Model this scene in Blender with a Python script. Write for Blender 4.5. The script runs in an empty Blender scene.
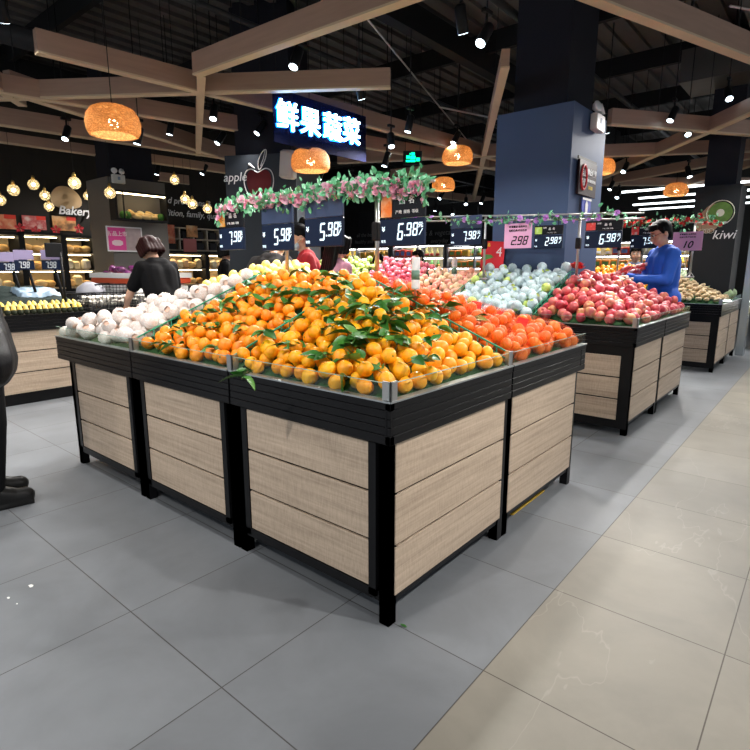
import bpy, bmesh, math, random
import numpy as np
from mathutils import Vector, Matrix, Euler, noise
sc = bpy.context.scene
PI = math.pi
R = math.radians
random.seed(7)
# ------------------------------------------------------------------ camera, world, exposure, lights
CAM = Vector((0, 0, 1.31))
cd = bpy.data.cameras.new('camera'); cam = bpy.data.objects.new('camera', cd)
sc.collection.objects.link(cam); sc.camera = cam
cd.sensor_width = 36; cd.lens = 25.92; cd.clip_start = .05; cd.clip_end = 200
cam.location = CAM; cam.rotation_euler = (R(90 - 11.2), 0, R(40))
w = bpy.data.worlds.new('world'); sc.world = w; w.use_nodes = True
w.node_tree.nodes['Background'].inputs[0].default_value = (.86, .93, 1.0, 1)
w.node_tree.nodes['Background'].inputs[1].default_value = .66
sc.view_settings.view_transform = 'Standard'; sc.view_settings.look = 'None'
sc.view_settings.exposure = .4; sc.view_settings.gamma = 1; sc.view_settings.use_curve_mapping = False
C = sc.collection
SPOT_POWER = 84
# lit ceiling fixtures: x, y, z, aim x, aim y, cone degrees, power factor
LIT = [(-2.2, 3.9, 3.02, -2.3, 2.3, 95, 1.35), (-1.9, 0.9, 3.3, -2.2, 2.0, 90, .8), (-3.6, 1.0, 3.3, -3.5, 2.1, 80, 1.3),
       (1.25, 2.2, 3.2, -1.4, 2.3, 54, 2.7), (-3.6, 3.3, 3.02, -3.4, 2.2, 95, 1.0), (1.0, 3.6, 3.2, -.8, 3.4, 80, .35),  # first one added out of view to brighten the right wood side
       (-1.1, 5.1, 3.2, -1.4, 5.2, 88, .9), (-2.3, 3.7, 3.1, -2.5, 4.9, 80, 1.1), (-3.9, 4.4, 3.1, -4.0, 5.3, 100, 1.0),
       (-0.4, 8.3, 3.2, -1.2, 8.6, 84, 1.0), (-4.9, 1.6, 3.2, -6.2, 2.4, 100, 1.0), (-5.2, -0.2, 3.2, -5.6, 0.8, 110, .9),
       (1.2, 6.5, 3.3, .4, 6.5, 90, .8), (-2.6, 7.9, 3.2, -2.5, 8.5, 90, 1.0), (-6.0, 5.6, 3.2, -6.0, 6.6, 110, .8),
       (-3.4, -0.8, 3.3, -3.2, .3, 115, .6), (-1.7, -1.3, 3.2, -2.1, .8, 80, 1.75)]  # last one added out of view to brighten the front planks and floor

# ------------------------------------------------------------------ materials
MATS = {}
def mat(name, col, rough=.5, metal=0, var=.06, scale=6, bump=0, emit=None, es=0, alpha=None, coat=0, stretch=None, rnd=0, sss=0, trans=0, spec=None):
    if name in MATS: return MATS[name]
    m = bpy.data.materials.new(name); m.use_nodes = True; nt = m.node_tree; N = nt.nodes; L = nt.links
    b = N['Principled BSDF']
    tc = N.new('ShaderNodeTexCoord'); nz = N.new('ShaderNodeTexNoise'); nz.inputs['Scale'].default_value = scale
    nz.inputs['Detail'].default_value = 3
    mp = N.new('ShaderNodeMapping'); L.new(tc.outputs['Object'], mp.inputs[0]); L.new(mp.outputs[0], nz.inputs[0])
    if stretch: mp.inputs['Scale'].default_value = stretch
    rp = N.new('ShaderNodeMapRange'); rp.inputs[3].default_value = 1 - var; rp.inputs[4].default_value = 1 + var
    L.new(nz.outputs[0], rp.inputs[0])
    mx = N.new('ShaderNodeVectorMath'); mx.operation = 'SCALE'; mx.inputs[0].default_value = col[:3]
    if rnd:
        oi = N.new('ShaderNodeObjectInfo'); r2 = N.new('ShaderNodeMapRange'); r2.inputs[3].default_value = 1 - rnd; r2.inputs[4].default_value = 1 + rnd
        L.new(oi.outputs['Random'], r2.inputs[0]); mm = N.new('ShaderNodeMath'); mm.operation = 'MULTIPLY'
        L.new(rp.outputs[0], mm.inputs[0]); L.new(r2.outputs[0], mm.inputs[1]); L.new(mm.outputs[0], mx.inputs['Scale'])
    else: L.new(rp.outputs[0], mx.inputs['Scale'])
    L.new(mx.outputs[0], b.inputs['Base Color'])
    b.inputs['Roughness'].default_value = rough; b.inputs['Metallic'].default_value = metal
    if spec is None and max(col[:3]) < .06 and not metal: spec = .15
    if spec is not None: b.inputs['Specular IOR Level'].default_value = spec
    if coat: b.inputs['Coat Weight'].default_value = coat; b.inputs['Coat Roughness'].default_value = .15
    if sss: b.inputs['Subsurface Weight'].default_value = sss; b.inputs['Subsurface Radius'].default_value = (.02, .01, .005)
    if trans: b.inputs['Transmission Weight'].default_value = trans
    if bump:
        bp = N.new('ShaderNodeBump'); bp.inputs['Strength'].default_value = bump; bp.inputs['Distance'].default_value = .004
        n2 = N.new('ShaderNodeTexNoise'); n2.inputs['Scale'].default_value = scale * 8; L.new(mp.outputs[0], n2.inputs[0])
        L.new(n2.outputs[0], bp.inputs['Height']); L.new(bp.outputs[0], b.inputs['Normal'])
    if emit: b.inputs['Emission Color'].default_value = (*emit, 1); b.inputs['Emission Strength'].default_value = es
    if alpha is not None: b.inputs['Alpha'].default_value = alpha
    MATS[name] = m; return m

def ramp_mat(name, stops, scale=4, rough=.45, kind='noise', rnd_w=.5, bump=.0, stretch=(1, 1, 1), coat=0, detail=3, sss=0):
    """colour ramp driven by noise plus the object's own random value"""
    if name in MATS: return MATS[name]
    m = bpy.data.materials.new(name); m.use_nodes = True; nt = m.node_tree; N = nt.nodes; L = nt.links
    b = N['Principled BSDF']; tc = N.new('ShaderNodeTexCoord'); mp = N.new('ShaderNodeMapping')
    mp.inputs['Scale'].default_value = stretch; L.new(tc.outputs['Object'], mp.inputs[0])
    oi = N.new('ShaderNodeObjectInfo'); ad = N.new('ShaderNodeVectorMath'); ad.operation = 'ADD'
    ml = N.new('ShaderNodeMath'); ml.operation = 'MULTIPLY'; ml.inputs[1].default_value = 37.0
    L.new(oi.outputs['Random'], ml.inputs[0]); L.new(mp.outputs[0], ad.inputs[0]); L.new(ml.outputs[0], ad.inputs[1])
    if kind == 'voronoi':
        nz = N.new('ShaderNodeTexVoronoi'); nz.inputs['Scale'].default_value = scale; fac = nz.outputs['Color']
    else:
        nz = N.new('ShaderNodeTexNoise'); nz.inputs['Scale'].default_value = scale; nz.inputs['Detail'].default_value = detail; fac = nz.outputs[0]
    L.new(ad.outputs[0], nz.inputs[0])
    mr = N.new('ShaderNodeMapRange'); mr.inputs[1].default_value = .3; mr.inputs[2].default_value = .7
    L.new(fac, mr.inputs[0])
    mi = N.new('ShaderNodeMix'); mi.inputs[0].default_value = rnd_w
    L.new(mr.outputs[0], mi.inputs[2]); L.new(oi.outputs['Random'], mi.inputs[3])
    cr = N.new('ShaderNodeValToRGB'); L.new(mi.outputs[0], cr.inputs[0])
    e = cr.color_ramp.elements
    e[0].position = stops[0][0]; e[0].color = (*stops[0][1], 1); e[1].position = stops[-1][0]; e[1].color = (*stops[-1][1], 1)
    for p, c in stops[1:-1]:
        q = e.new(p); q.color = (*c, 1)
    L.new(cr.outputs[0], b.inputs['Base Color']); b.inputs['Roughness'].default_value = rough
    if coat: b.inputs['Coat Weight'].default_value = coat; b.inputs['Coat Roughness'].default_value = .2
    if sss: b.inputs['Subsurface Weight'].default_value = sss; b.inputs['Subsurface Radius'].default_value = (.01, .008, .006)
    if bump:
        bp = N.new('ShaderNodeBump'); bp.inputs['Strength'].default_value = bump; bp.inputs['Distance'].default_value = .002
        n2 = N.new('ShaderNodeTexNoise'); n2.inputs['Scale'].default_value = 260; L.new(tc.outputs['Object'], n2.inputs[0])
        L.new(n2.outputs[0], bp.inputs['Height']); L.new(bp.outputs[0], b.inputs['Normal'])
    MATS[name] = m; return m

BLACK = mat('black powder coated steel', (.008, .008, .009), .36, 0, .1, 20, spec=.16)
BLACKM = mat('matte black paint', (.012, .012, .013), .6, 0, .1, 12)
STEEL = mat('brushed steel', (.48, .47, .46), .35, .9, .08, 40, stretch=(1, 1, 20))
LIP = mat('grey aluminium lip', (.42, .45, .46), .3, .7, .05, 20)
WHITEP = mat('white plastic', (.8, .8, .8), .4, 0, .03)
GLASSG = mat('green plastic divider', (.02, .30, .17), .3, 0, .1, 10)
MATG = mat('green lining mat', (.012, .07, .012), .9, 0, .4, 60, bump=.6)
NAVY = mat('navy lcd panel', (.010, .018, .045), .35, 0, .05)
HEADER = mat('black board header', (.012, .012, .016), .3, 0, .05)
HEADB = mat('blue grey blank header', (.035, .055, .12), .35, 0, .08)
DIGIT = mat('lit lcd digits', (.7, .85, .95), .5, emit=(.75, .92, 1), es=.55)
INKW = mat('white ink', (.75, .75, .75), .6)
INKK = mat('black ink', (.01, .01, .01), .6)
PINKP = mat('pink price paper', (.78, .40, .62), .7, 0, .03)
LEAFM = ramp_mat('green leaf', [(0, (.018, .09, .012)), (.5, (.04, .17, .02)), (1, (.13, .30, .05))], 8, .38, rnd_w=.6)
TWIG = mat('green brown twig', (.09, .10, .02), .7)
SPOTB = mat('black spotlight housing', (.01, .01, .011), .4)
LENS = mat('lit spotlight lens', (.9, .95, 1), .3, emit=(.72, .9, 1), es=9)
WOODBEAM = mat('brown wood grain beam', (.33, .21, .155), .55, 0, .2, 3, stretch=(1, 1, 9), bump=.1)
WOODPALE = mat('pale wood and lit underside', (.55, .42, .28), .55, 0, .12, 4)  # own colour on shelf boards; on beams it paints their lit undersides
CHALK = mat('charcoal chalkboard', (.022, .024, .027), .65, 0, .15, 3)

def wood_mat(name, axis):
    m = bpy.data.materials.new(name); m.use_nodes = True; nt = m.node_tree; N = nt.nodes; L = nt.links
    b = N['Principled BSDF']; tc = N.new('ShaderNodeTexCoord'); mp = N.new('ShaderNodeMapping')
    mp.inputs['Scale'].default_value = (1.2, 14, 40) if axis == 'x' else (14, 1.2, 40)
    L.new(tc.outputs['Object'], mp.inputs[0])
    oi = N.new('ShaderNodeObjectInfo'); ad = N.new('ShaderNodeVectorMath'); ad.operation = 'ADD'
    ml = N.new('ShaderNodeMath'); ml.operation = 'MULTIPLY'; ml.inputs[1].default_value = 23
    L.new(oi.outputs['Random'], ml.inputs[0]); L.new(mp.outputs[0], ad.inputs[0]); L.new(ml.outputs[0], ad.inputs[1])
    n1 = N.new('ShaderNodeTexNoise'); n1.inputs['Scale'].default_value = 1.6; n1.inputs['Detail'].default_value = 6; n1.inputs['Roughness'].default_value = .65
    L.new(ad.outputs[0], n1.inputs[0])
    mp2 = N.new('ShaderNodeMapping'); mp2.inputs['Scale'].default_value = (200, 200, 30); L.new(tc.outputs['Object'], mp2.inputs[0])
    n2 = N.new('ShaderNodeTexNoise'); n2.inputs['Scale'].default_value = 1; L.new(mp2.outputs[0], n2.inputs[0])
    mi = N.new('ShaderNodeMix'); mi.inputs[0].default_value = .3; L.new(n1.outputs[0], mi.inputs[2]); L.new(n2.outputs[0], mi.inputs[3])
    cr = N.new('ShaderNodeValToRGB'); L.new(mi.outputs[0], cr.inputs[0]); e = cr.color_ramp.elements
    e[0].position = .28; e[0].color = (.30, .22, .155, 1); e[1].position = .72; e[1].color = (.63, .495, .37, 1)
    L.new(cr.outputs[0], b.inputs['Base Color']); b.inputs['Roughness'].default_value = .55
    return m
WOODX = wood_mat('pale oak laminate', 'x'); WOODY = wood_mat('pale oak laminate across', 'y')

def glass_mat():
    m = bpy.data.materials.new('clear acrylic guard'); m.use_nodes = True; nt = m.node_tree; N = nt.nodes; L = nt.links
    N.remove(N['Principled BSDF']); o = N['Material Output']
    t = N.new('ShaderNodeBsdfTransparent'); t.inputs[0].default_value = (.95, .985, .97, 1)
    g = N.new('ShaderNodeBsdfGlossy'); g.inputs['Roughness'].default_value = .08; g.inputs[0].default_value = (.9, 1, .97, 1)
    lw = N.new('ShaderNodeLayerWeight'); lw.inputs[0].default_value = .5; pw = N.new('ShaderNodeMath'); pw.operation = 'POWER'; pw.inputs[1].default_value = 4; L.new(lw.outputs['Facing'], pw.inputs[0])
    f = N.new('ShaderNodeMath'); f.operation = 'MULTIPLY_ADD'; f.inputs[1].default_value = .3; f.inputs[2].default_value = .03; L.new(pw.outputs[0], f.inputs[0])
    mx = N.new('ShaderNodeMixShader'); L.new(f.outputs[0], mx.inputs[0]); L.new(t.outputs[0], mx.inputs[1]); L.new(g.outputs[0], mx.inputs[2])
    mx = N.new('ShaderNodeMixShader'); L.new(f.outputs[0], mx.inputs[0]); L.new(t.outputs[0], mx.inputs[1]); L.new(g.outputs[0], mx.inputs[2])
    L.new(mx.outputs[0], o.inputs[0]); return m
GLASS = glass_mat()
GEDGE = mat('green glass edge', (.25, .42, .36), .2)
def net_mat(name, col, scale, thick, rough=.7):
    """fine net: strands where two diagonal waves cross, holes between them"""
    m = bpy.data.materials.new(name); m.use_nodes = True; nt = m.node_tree; N = nt.nodes; L = nt.links
    b = N['Principled BSDF']; b.inputs['Base Color'].default_value = (*col, 1); b.inputs['Roughness'].default_value = rough; b.inputs['Specular IOR Level'].default_value = .1
    tc = N.new('ShaderNodeTexCoord'); outs = []
    for ang in (R(38), R(-38)):
        mp = N.new('ShaderNodeMapping'); mp.inputs['Rotation'].default_value = (ang, ang * .6, ang); L.new(tc.outputs['Object'], mp.inputs[0])
        wv = N.new('ShaderNodeTexWave'); wv.inputs['Scale'].default_value = scale; wv.inputs['Distortion'].default_value = 1.2; wv.inputs['Detail Scale'].default_value = .4
        L.new(mp.outputs[0], wv.inputs[0]); gt = N.new('ShaderNodeMath'); gt.operation = 'GREATER_THAN'; gt.inputs[1].default_value = 1 - thick
        L.new(wv.outputs['Fac'], gt.inputs[0]); outs.append(gt)
    mx = N.new('ShaderNodeMath'); mx.operation = 'MAXIMUM'; L.new(outs[0].outputs[0], mx.inputs[0]); L.new(outs[1].outputs[0], mx.inputs[1])
    L.new(mx.outputs[0], b.inputs['Alpha']); return m
REDNET = net_mat('orange red produce net', (.85, .10, .02), 34, .018)

def foam_mat(name, c1, c2):
    m = bpy.data.materials.new(name); m.use_nodes = True; nt = m.node_tree; N = nt.nodes; L = nt.links
    b = N['Principled BSDF']; tc = N.new('ShaderNodeTexCoord'); vo = N.new('ShaderNodeTexVoronoi'); vo.inputs['Scale'].default_value = 9
    L.new(tc.outputs['Object'], vo.inputs[0]); cr = N.new('ShaderNodeValToRGB'); L.new(vo.outputs['Distance'], cr.inputs[0])
    cr.color_ramp.elements[0].position = .3; cr.color_ramp.elements[0].color = (*c1, 1)
    cr.color_ramp.elements[1].position = .75; cr.color_ramp.elements[1].color = (*c2, 1)
    oi = N.new('ShaderNodeObjectInfo'); mr = N.new('ShaderNodeMapRange'); mr.inputs[3].default_value = .85; mr.inputs[4].default_value = 1.05
    L.new(oi.outputs['Random'], mr.inputs[0]); vm = N.new('ShaderNodeVectorMath'); vm.operation = 'SCALE'; L.new(cr.outputs[0], vm.inputs[0]); L.new(mr.outputs[0], vm.inputs['Scale'])
    L.new(vm.outputs[0], b.inputs['Base Color']); b.inputs['Roughness'].default_value = .6
    bp = N.new('ShaderNodeBump'); bp.inputs['Strength'].default_value = .3; bp.inputs['Distance'].default_value = .05
    L.new(vo.outputs['Distance'], bp.inputs['Height']); L.new(bp.outputs[0], b.inputs['Normal'])
    return m
FOAMW = foam_mat('white foam net', (.80, .64, .56), (.93, .90, .87))
FOAMB = foam_mat('pale blue foam net', (.52, .70, .72), (.80, .90, .95))

# ------------------------------------------------------------------ mesh builder
class MB:
    def __init__(s): s.v = []; s.f = []; s.mi = []; s.cur = 0; s.sm = []; s.smooth = False
    def add(s, vs, fs, smooth=None):
        o = len(s.v); s.v += [tuple(p) for p in vs]; s.f += [tuple(i + o for i in f) for f in fs]
        s.mi += [s.cur] * len(fs); s.sm += [s.smooth if smooth is None else smooth] * len(fs); return s
    def box(s, x0, y0, z0, x1, y1, z1, M=None, bev=0):
        if x1 < x0: x0, x1 = x1, x0
        if y1 < y0: y0, y1 = y1, y0
        if z1 < z0: z0, z1 = z1, z0
        if bev:
            b = min(bev, (x1 - x0) / 3, (y1 - y0) / 3, (z1 - z0) / 3)
            vs = []; 
            for z, i in ((z0, b), (z0 + b, 0), (z1 - b, 0), (z1, b)):
                k = b if i == 0 else 2 * b
                X0, X1, Y0, Y1 = x0 + i, x1 - i, y0 + i, y1 - i
                vs += [(X0 + b, Y0, z), (X1 - b, Y0, z), (X1, Y0 + b, z), (X1, Y1 - b, z), (X1 - b, Y1, z), (X0 + b, Y1, z), (X0, Y1 - b, z), (X0, Y0 + b, z)]
            fs = [tuple(range(7, -1, -1)), tuple(range(24, 32))]
            for r in range(3):
                for k in range(8): fs.append((r * 8 + k, r * 8 + (k + 1) % 8, r * 8 + 8 + (k + 1) % 8, r * 8 + 8 + k))
        else:
            vs = [(x0, y0, z0), (x1, y0, z0), (x1, y1, z0), (x0, y1, z0), (x0, y0, z1), (x1, y0, z1), (x1, y1, z1), (x0, y1, z1)]
            fs = [(0, 3, 2, 1), (4, 5, 6, 7), (0, 1, 5, 4), (1, 2, 6, 5), (2, 3, 7, 6), (3, 0, 4, 7)]
        if M: vs = [M @ Vector(p) for p in vs]
        return s.add(vs, fs)
    def lathe(s, prof, n=16, M=None, smooth=True, cap=True):
        vs = []; fs = []
        for r, z in prof:
            for k in range(n): a = 2 * PI * k / n; vs.append((r * math.cos(a), r * math.sin(a), z))
        for i in range(len(prof) - 1):
            for k in range(n): fs.append((i * n + k, i * n + (k + 1) % n, (i + 1) * n + (k + 1) % n, (i + 1) * n + k))
        if cap and prof[0][0] > 1e-5: fs.append(tuple(range(n - 1, -1, -1)))
        if cap and prof[-1][0] > 1e-5: fs.append(tuple((len(prof) - 1) * n + k for k in range(n)))
        if M: vs = [M @ Vector(p) for p in vs]
        return s.add(vs, fs, smooth)
    def tube(s, pts, r, n=8, smooth=True):
        pts = [Vector(p) for p in pts]; rr = r if isinstance(r, (list, tuple)) else [r] * len(pts)
        vs = []; fs = []; up = None
        for i, p in enumerate(pts):
            d = (pts[min(i + 1, len(pts) - 1)] - pts[max(i - 1, 0)]).normalized()
            if up is None: up = Vector((0, 0, 1)) if abs(d.z) < .9 else Vector((1, 0, 0))
            a = d.cross(up).normalized(); b = a.cross(d).normalized(); up = b
            for k in range(n): t = 2 * PI * k / n; vs.append(p + (a * math.cos(t) + b * math.sin(t)) * rr[i])
        for i in range(len(pts) - 1):
            for k in range(n): fs.append((i * n + k, i * n + (k + 1) % n, (i + 1) * n + (k + 1) % n, (i + 1) * n + k))
        fs.append(tuple(range(n - 1, -1, -1))); fs.append(tuple((len(pts) - 1) * n + k for k in range(n)))
        return s.add(vs, fs, smooth)
    def ball(s, c, r, n=12, m=8, sc3=(1, 1, 1), M=None):
        pr = [(max(1e-6, math.sin(PI * i / m)) * r, -math.cos(PI * i / m) * r) for i in range(m + 1)]
        T = Matrix.Translation(Vector(c)) @ (M or Matrix()) @ Matrix.Diagonal((*sc3, 1))
        return s.lathe(pr, n, T)
    def cone(s, p0, r0, p1, r1, n=12):     # rounded cone, closed
        p0 = Vector(p0); p1 = Vector(p1); s.ball(p0, r0, n, 8); s.ball(p1, r1, n, 8)
        if (p1 - p0).length > 1e-4: s.tube([p0, p1], [r0, r1], n)
        return s
    def poly(s, pts, t=.002, M=None):       # flat outline (xy) extruded by t in z
        n = len(pts); vs = [(x, y, 0) for x, y in pts] + [(x, y, t) for x, y in pts]
        fs = [tuple(range(n - 1, -1, -1)), tuple(range(n, 2 * n))] + [(k, (k + 1) % n, n + (k + 1) % n, n + k) for k in range(n)]
        if M: vs = [M @ Vector(p) for p in vs]
        return s.add(vs, fs)
    def data(s, name, mats):
        me = bpy.data.meshes.new(name); me.from_pydata([tuple(v) for v in s.v], [], s.f)
        for m in (mats if isinstance(mats, (list, tuple)) else [mats]): me.materials.append(m)
        me.polygons.foreach_set('material_index', s.mi); me.polygons.foreach_set('use_smooth', s.sm); me.update(); return me
    def build(s, name, mats, parent=None, loc=None):
        return link(name, s.data(name, mats), parent, loc)
def link(name, data, parent=None, loc=None):
    o = bpy.data.objects.new(name, data); C.objects.link(o)
    if parent: o.parent = parent
    if loc is not None: o.location = loc
    return o
def tag(o, label, cat, group=None, kind=None):
    if label: o['label'] = label
    if cat: o['category'] = cat
    if group: o['group'] = group
    if kind: o['kind'] = kind
    return o
def thing(name, label, cat, loc=(0, 0, 0), rz=0, group=None):
    o = link(name, None, None, loc); o.rotation_euler = (0, 0, rz); o.empty_display_size = .1
    return tag(o, label, cat, group)
def struct(name, mb, m): o = mb.build(name, m); o['kind'] = 'structure'; return o
def dup(root, loc, rot=None, label=None, scale=None, group=None):
    r = root.copy(); C.objects.link(r); r.location = loc
    if rot is not None: r.rotation_euler = rot
    if scale is not None: r.scale = (scale,) * 3 if not isinstance(scale, tuple) else scale
    if label: r['label'] = label
    if group: r['group'] = group
    for ch in root.children:
        c = ch.copy(); C.objects.link(c); c.parent = r
        for g in ch.children:
            d = g.copy(); C.objects.link(d); d.parent = c
    return r
def evalmesh(o):
    bpy.context.view_layer.update(); dg = bpy.context.evaluated_depsgraph_get()
    me = bpy.data.meshes.new_from_object(o.evaluated_get(dg)); return me
TXT = {}
def text_data(body, size, m, bold=0, extrude=.001, shear=0, align='CENTER'):
    key = (body, size, m.name, bold, extrude, shear, align)
    if key in TXT: return TXT[key]
    cu = bpy.data.curves.new('text', 'FONT'); cu.body = body; cu.size = size; cu.offset = bold; cu.extrude = extrude; cu.shear = shear
    cu.align_x = align; cu.align_y = 'CENTER'; cu.resolution_u = 3
    o = bpy.data.objects.new('text', cu); C.objects.link(o); me = evalmesh(o); me.materials.clear(); me.materials.append(m)
    bpy.data.objects.remove(o); bpy.data.curves.remove(cu); TXT[key] = me; return me
FRONT = Matrix.Rotation(R(90), 4, 'X')                 # a flat xy drawing stood up to face -Y
def lettering(name, body, size, m, parent, loc, bold=0, shear=0, align='CENTER', rz=0, extrude=.001):
    o = link(name, text_data(body, size, m, bold, extrude, shear, align), parent, loc); o.rotation_euler = (R(90), 0, rz); return o
# seven segment digits with a slant
def seg_digits(mb, s, h, w, t, x0=0, z0=0, y=-.001, slant=.12):
    SEG = {'0': 'abcdef', '1': 'bc', '2': 'abged', '3': 'abgcd', '4': 'fgbc', '5': 'afgcd', '6': 'afgedc', '7': 'abc', '8': 'abcdefg', '9': 'abcdfg'}
    x = x0
    def q(pts):
        vs = [(x + px + slant * pz, y, z0 + pz) for px, pz in pts]; mb.add(vs, [tuple(range(len(vs)))])
    g = t * .12
    for i, ch in enumerate(s):
        if ch == '.':
            x -= w * .22; q([(0, 0), (t, 0), (t, t), (0, t)]); x += w * .22 + t * .5; continue
        H = h; W = w
        for k in SEG[ch]:
            if k in 'agd':
                zc = {'a': H - t / 2, 'g': H / 2, 'd': t / 2}[k]
                q([(g, zc), (t / 2 + g, zc - t / 2), (W - t / 2 - g, zc - t / 2), (W - g, zc), (W - t / 2 - g, zc + t / 2), (t / 2 + g, zc + t / 2)])
            else:
                xc = t / 2 if k in 'ef' else W - t / 2
                za, zb = (H / 2, H) if k in 'fb' else (0, H / 2)
                q([(xc, za + g), (xc + t / 2, za + t / 2 + g), (xc + t / 2, zb - t / 2 - g), (xc, zb - g), (xc - t / 2, zb - t / 2 - g), (xc - t / 2, za + t / 2 + g)])
        x += w * 1.22
    return x - x0

# ------------------------------------------------------------------ setting: floor
def floor_mat():
    m = bpy.data.materials.new('large porcelain tiles'); m.use_nodes = True; nt = m.node_tree; N = nt.nodes; L = nt.links
    b = N['Principled BSDF']; tc = N.new('ShaderNodeTexCoord'); sx = N.new('ShaderNodeSeparateXYZ'); L.new(tc.outputs['Object'], sx.inputs[0])
    mp = N.new('ShaderNodeMapping'); mp.inputs['Location'].default_value = (.13 + 6.02 * 4, -.83 + 6.02 * 4, 0); L.new(tc.outputs['Object'], mp.inputs[0])
    br = N.new('ShaderNodeTexBrick'); br.offset = 0; br.squash = 1
    br.inputs['Scale'].default_value = 1; br.inputs['Brick Width'].default_value = .602; br.inputs['Row Height'].default_value = .602
    br.inputs['Mortar Size'].default_value = .0022; br.inputs['Mortar Smooth'].default_value = .2; br.inputs['Bias'].default_value = 0
    br.inputs['Color1'].default_value = (.90, .90, .90, 1); br.inputs['Color2'].default_value = (1.04, 1.04, 1.04, 1); br.inputs['Mortar'].default_value = (.3, .27, .24, 1)
    L.new(mp.outputs[0], br.inputs[0])
    gt = N.new('ShaderNodeMath'); gt.operation = 'GREATER_THAN'; gt.inputs[1].default_value = -.732; L.new(sx.outputs[0], gt.inputs[0])
    mi = N.new('ShaderNodeMix'); mi.data_type = 'RGBA'; L.new(gt.outputs[0], mi.inputs[0])
    mi.inputs[6].default_value = (.170, .181, .195, 1); mi.inputs[7].default_value = (.232, .213, .176, 1)
    n1 = N.new('ShaderNodeTexNoise'); n1.inputs['Scale'].default_value = 2.2; n1.inputs['Detail'].default_value = 8; n1.inputs['Roughness'].default_value = .6; n1.inputs['Distortion'].default_value = .4
    L.new(tc.outputs['Object'], n1.inputs[0])
    mr = N.new('ShaderNodeMapRange'); mr.inputs[1].default_value = .25; mr.inputs[2].default_value = .75; mr.inputs[3].default_value = .80; mr.inputs[4].default_value = 1.17; L.new(n1.outputs[0], mr.inputs[0])
    v1 = N.new('ShaderNodeVectorMath'); v1.operation = 'MULTIPLY'; L.new(mi.outputs[2], v1.inputs[0]); L.new(br.outputs['Color'], v1.inputs[1])
    v2 = N.new('ShaderNodeVectorMath'); v2.operation = 'SCALE'; L.new(v1.outputs[0], v2.inputs[0]); L.new(mr.outputs[0], v2.inputs['Scale'])
    # pale thin veins on the beige tiles
    mpv = N.new('ShaderNodeMapping'); mpv.inputs['Rotation'].default_value = (0, 0, .7); mpv.inputs['Scale'].default_value = (1, .35, 1); L.new(tc.outputs['Object'], mpv.inputs[0])
    nv = N.new('ShaderNodeTexNoise'); nv.inputs['Scale'].default_value = 1.9; nv.inputs['Detail'].default_value = 5; L.new(mpv.outputs[0], nv.inputs[0])
    sb = N.new('ShaderNodeMath'); sb.operation = 'SUBTRACT'; sb.inputs[1].default_value = .5; L.new(nv.outputs[0], sb.inputs[0])
    ab = N.new('ShaderNodeMath'); ab.operation = 'ABSOLUTE'; L.new(sb.outputs[0], ab.inputs[0])
    lt = N.new('ShaderNodeMapRange'); lt.inputs[1].default_value = 0; lt.inputs[2].default_value = .003; lt.inputs[3].default_value = .08; lt.inputs[4].default_value = 0; L.new(ab.outputs[0], lt.inputs[0])
    mg = N.new('ShaderNodeMath'); mg.operation = 'MULTIPLY'; L.new(lt.outputs[0], mg.inputs[0]); L.new(gt.outputs[0], mg.inputs[1])
    mv = N.new('ShaderNodeMix'); mv.data_type = 'RGBA'; L.new(mg.outputs[0], mv.inputs[0]); L.new(v2.outputs[0], mv.inputs[6]); mv.inputs[7].default_value = (.75, .7, .62, 1)
    L.new(mv.outputs[2], b.inputs['Base Color'])
    r2 = N.new('ShaderNodeMapRange'); b.inputs['Specular IOR Level'].default_value = .35; r2.inputs[3].default_value = .42; r2.inputs[4].default_value = .56; L.new(n1.outputs[0], r2.inputs[0]); L.new(r2.outputs[0], b.inputs['Roughness'])
    bp = N.new('ShaderNodeBump'); bp.inputs['Strength'].default_value = .4; bp.inputs['Distance'].default_value = .002; bp.invert = True
    L.new(br.outputs['Fac'], bp.inputs['Height']); L.new(bp.outputs[0], b.inputs['Normal'])
    return m
struct('floor', MB().box(-16, -4, -.1, 6, 24, 0), floor_mat())
# ceiling deck: ribbed steel sheet with purlins
CEIL = mat('dark ribbed steel ceiling', (.085, .078, .074), .6, .1, .2, 5)
cm = MB(); cm.box(-16, -4, 4.42, 6, 24, 4.5)
for i in range(88): cm.box(-16 + i * .25, -4, 4.37, -16 + i * .25 + .07, 24, 4.42)
ceil = struct('ceiling', cm, CEIL)
pm = MB()
for i in range(14): pm.box(-16, -3 + i * 2.0, 4.12, 6, -2.93 + i * 2.0, 4.37)
for i in range(4): pm.box(-14.5 + i * 5.2, -4, 3.92, -14.35 + i * 5.2, 24, 4.2)
pm.build('purlins', BLACKM, ceil)['kind'] = 'structure'
dm = MB()
for x, z, r in ((-2.9, 3.9, .04), (-5.1, 3.85, .03), (-6.9, 3.7, .11), (-.2, 3.95, .03), (.9, 3.8, .1)): dm.tube([(x, -4, z), (x, 24, z)], r, 10)
dm.build('pipes', mat('dark painted pipe', (.03, .03, .032), .4), ceil)['kind'] = 'structure'
DUCT = mat('dark galvanised duct', (.075, .07, .062), .45, .3, .2, 3)
dm = MB(); dm.box(-1.9, 8.5, 3.7, 5.5, 9.3, 4.1); dm.box(-1.0, 3.4, 3.75, -.4, 8.5, 4.1); dm.box(-.6, 5.6, 3.7, 3.5, 6.2, 4.0)
dm.build('duct', DUCT, ceil)['kind'] = 'structure'
WALLB = mat('black painted wall', (.02, .019, .018), .7, 0, .12, 2)
struct('wall_left', MB().box(-12.0, -4, 0, -11.9, 8.6, 4.4), WALLB)
struct('wall_back', MB().box(-12, 20.5, 0, 6, 20.6, 4.4), mat('dark grey back wall', (.05, .048, .046), .7, 0, .15, 1))
struct('wall_far', MB().box(-13.2, 8.6, 0, -13.1, 20.5, 4.4), WALLB)

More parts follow.
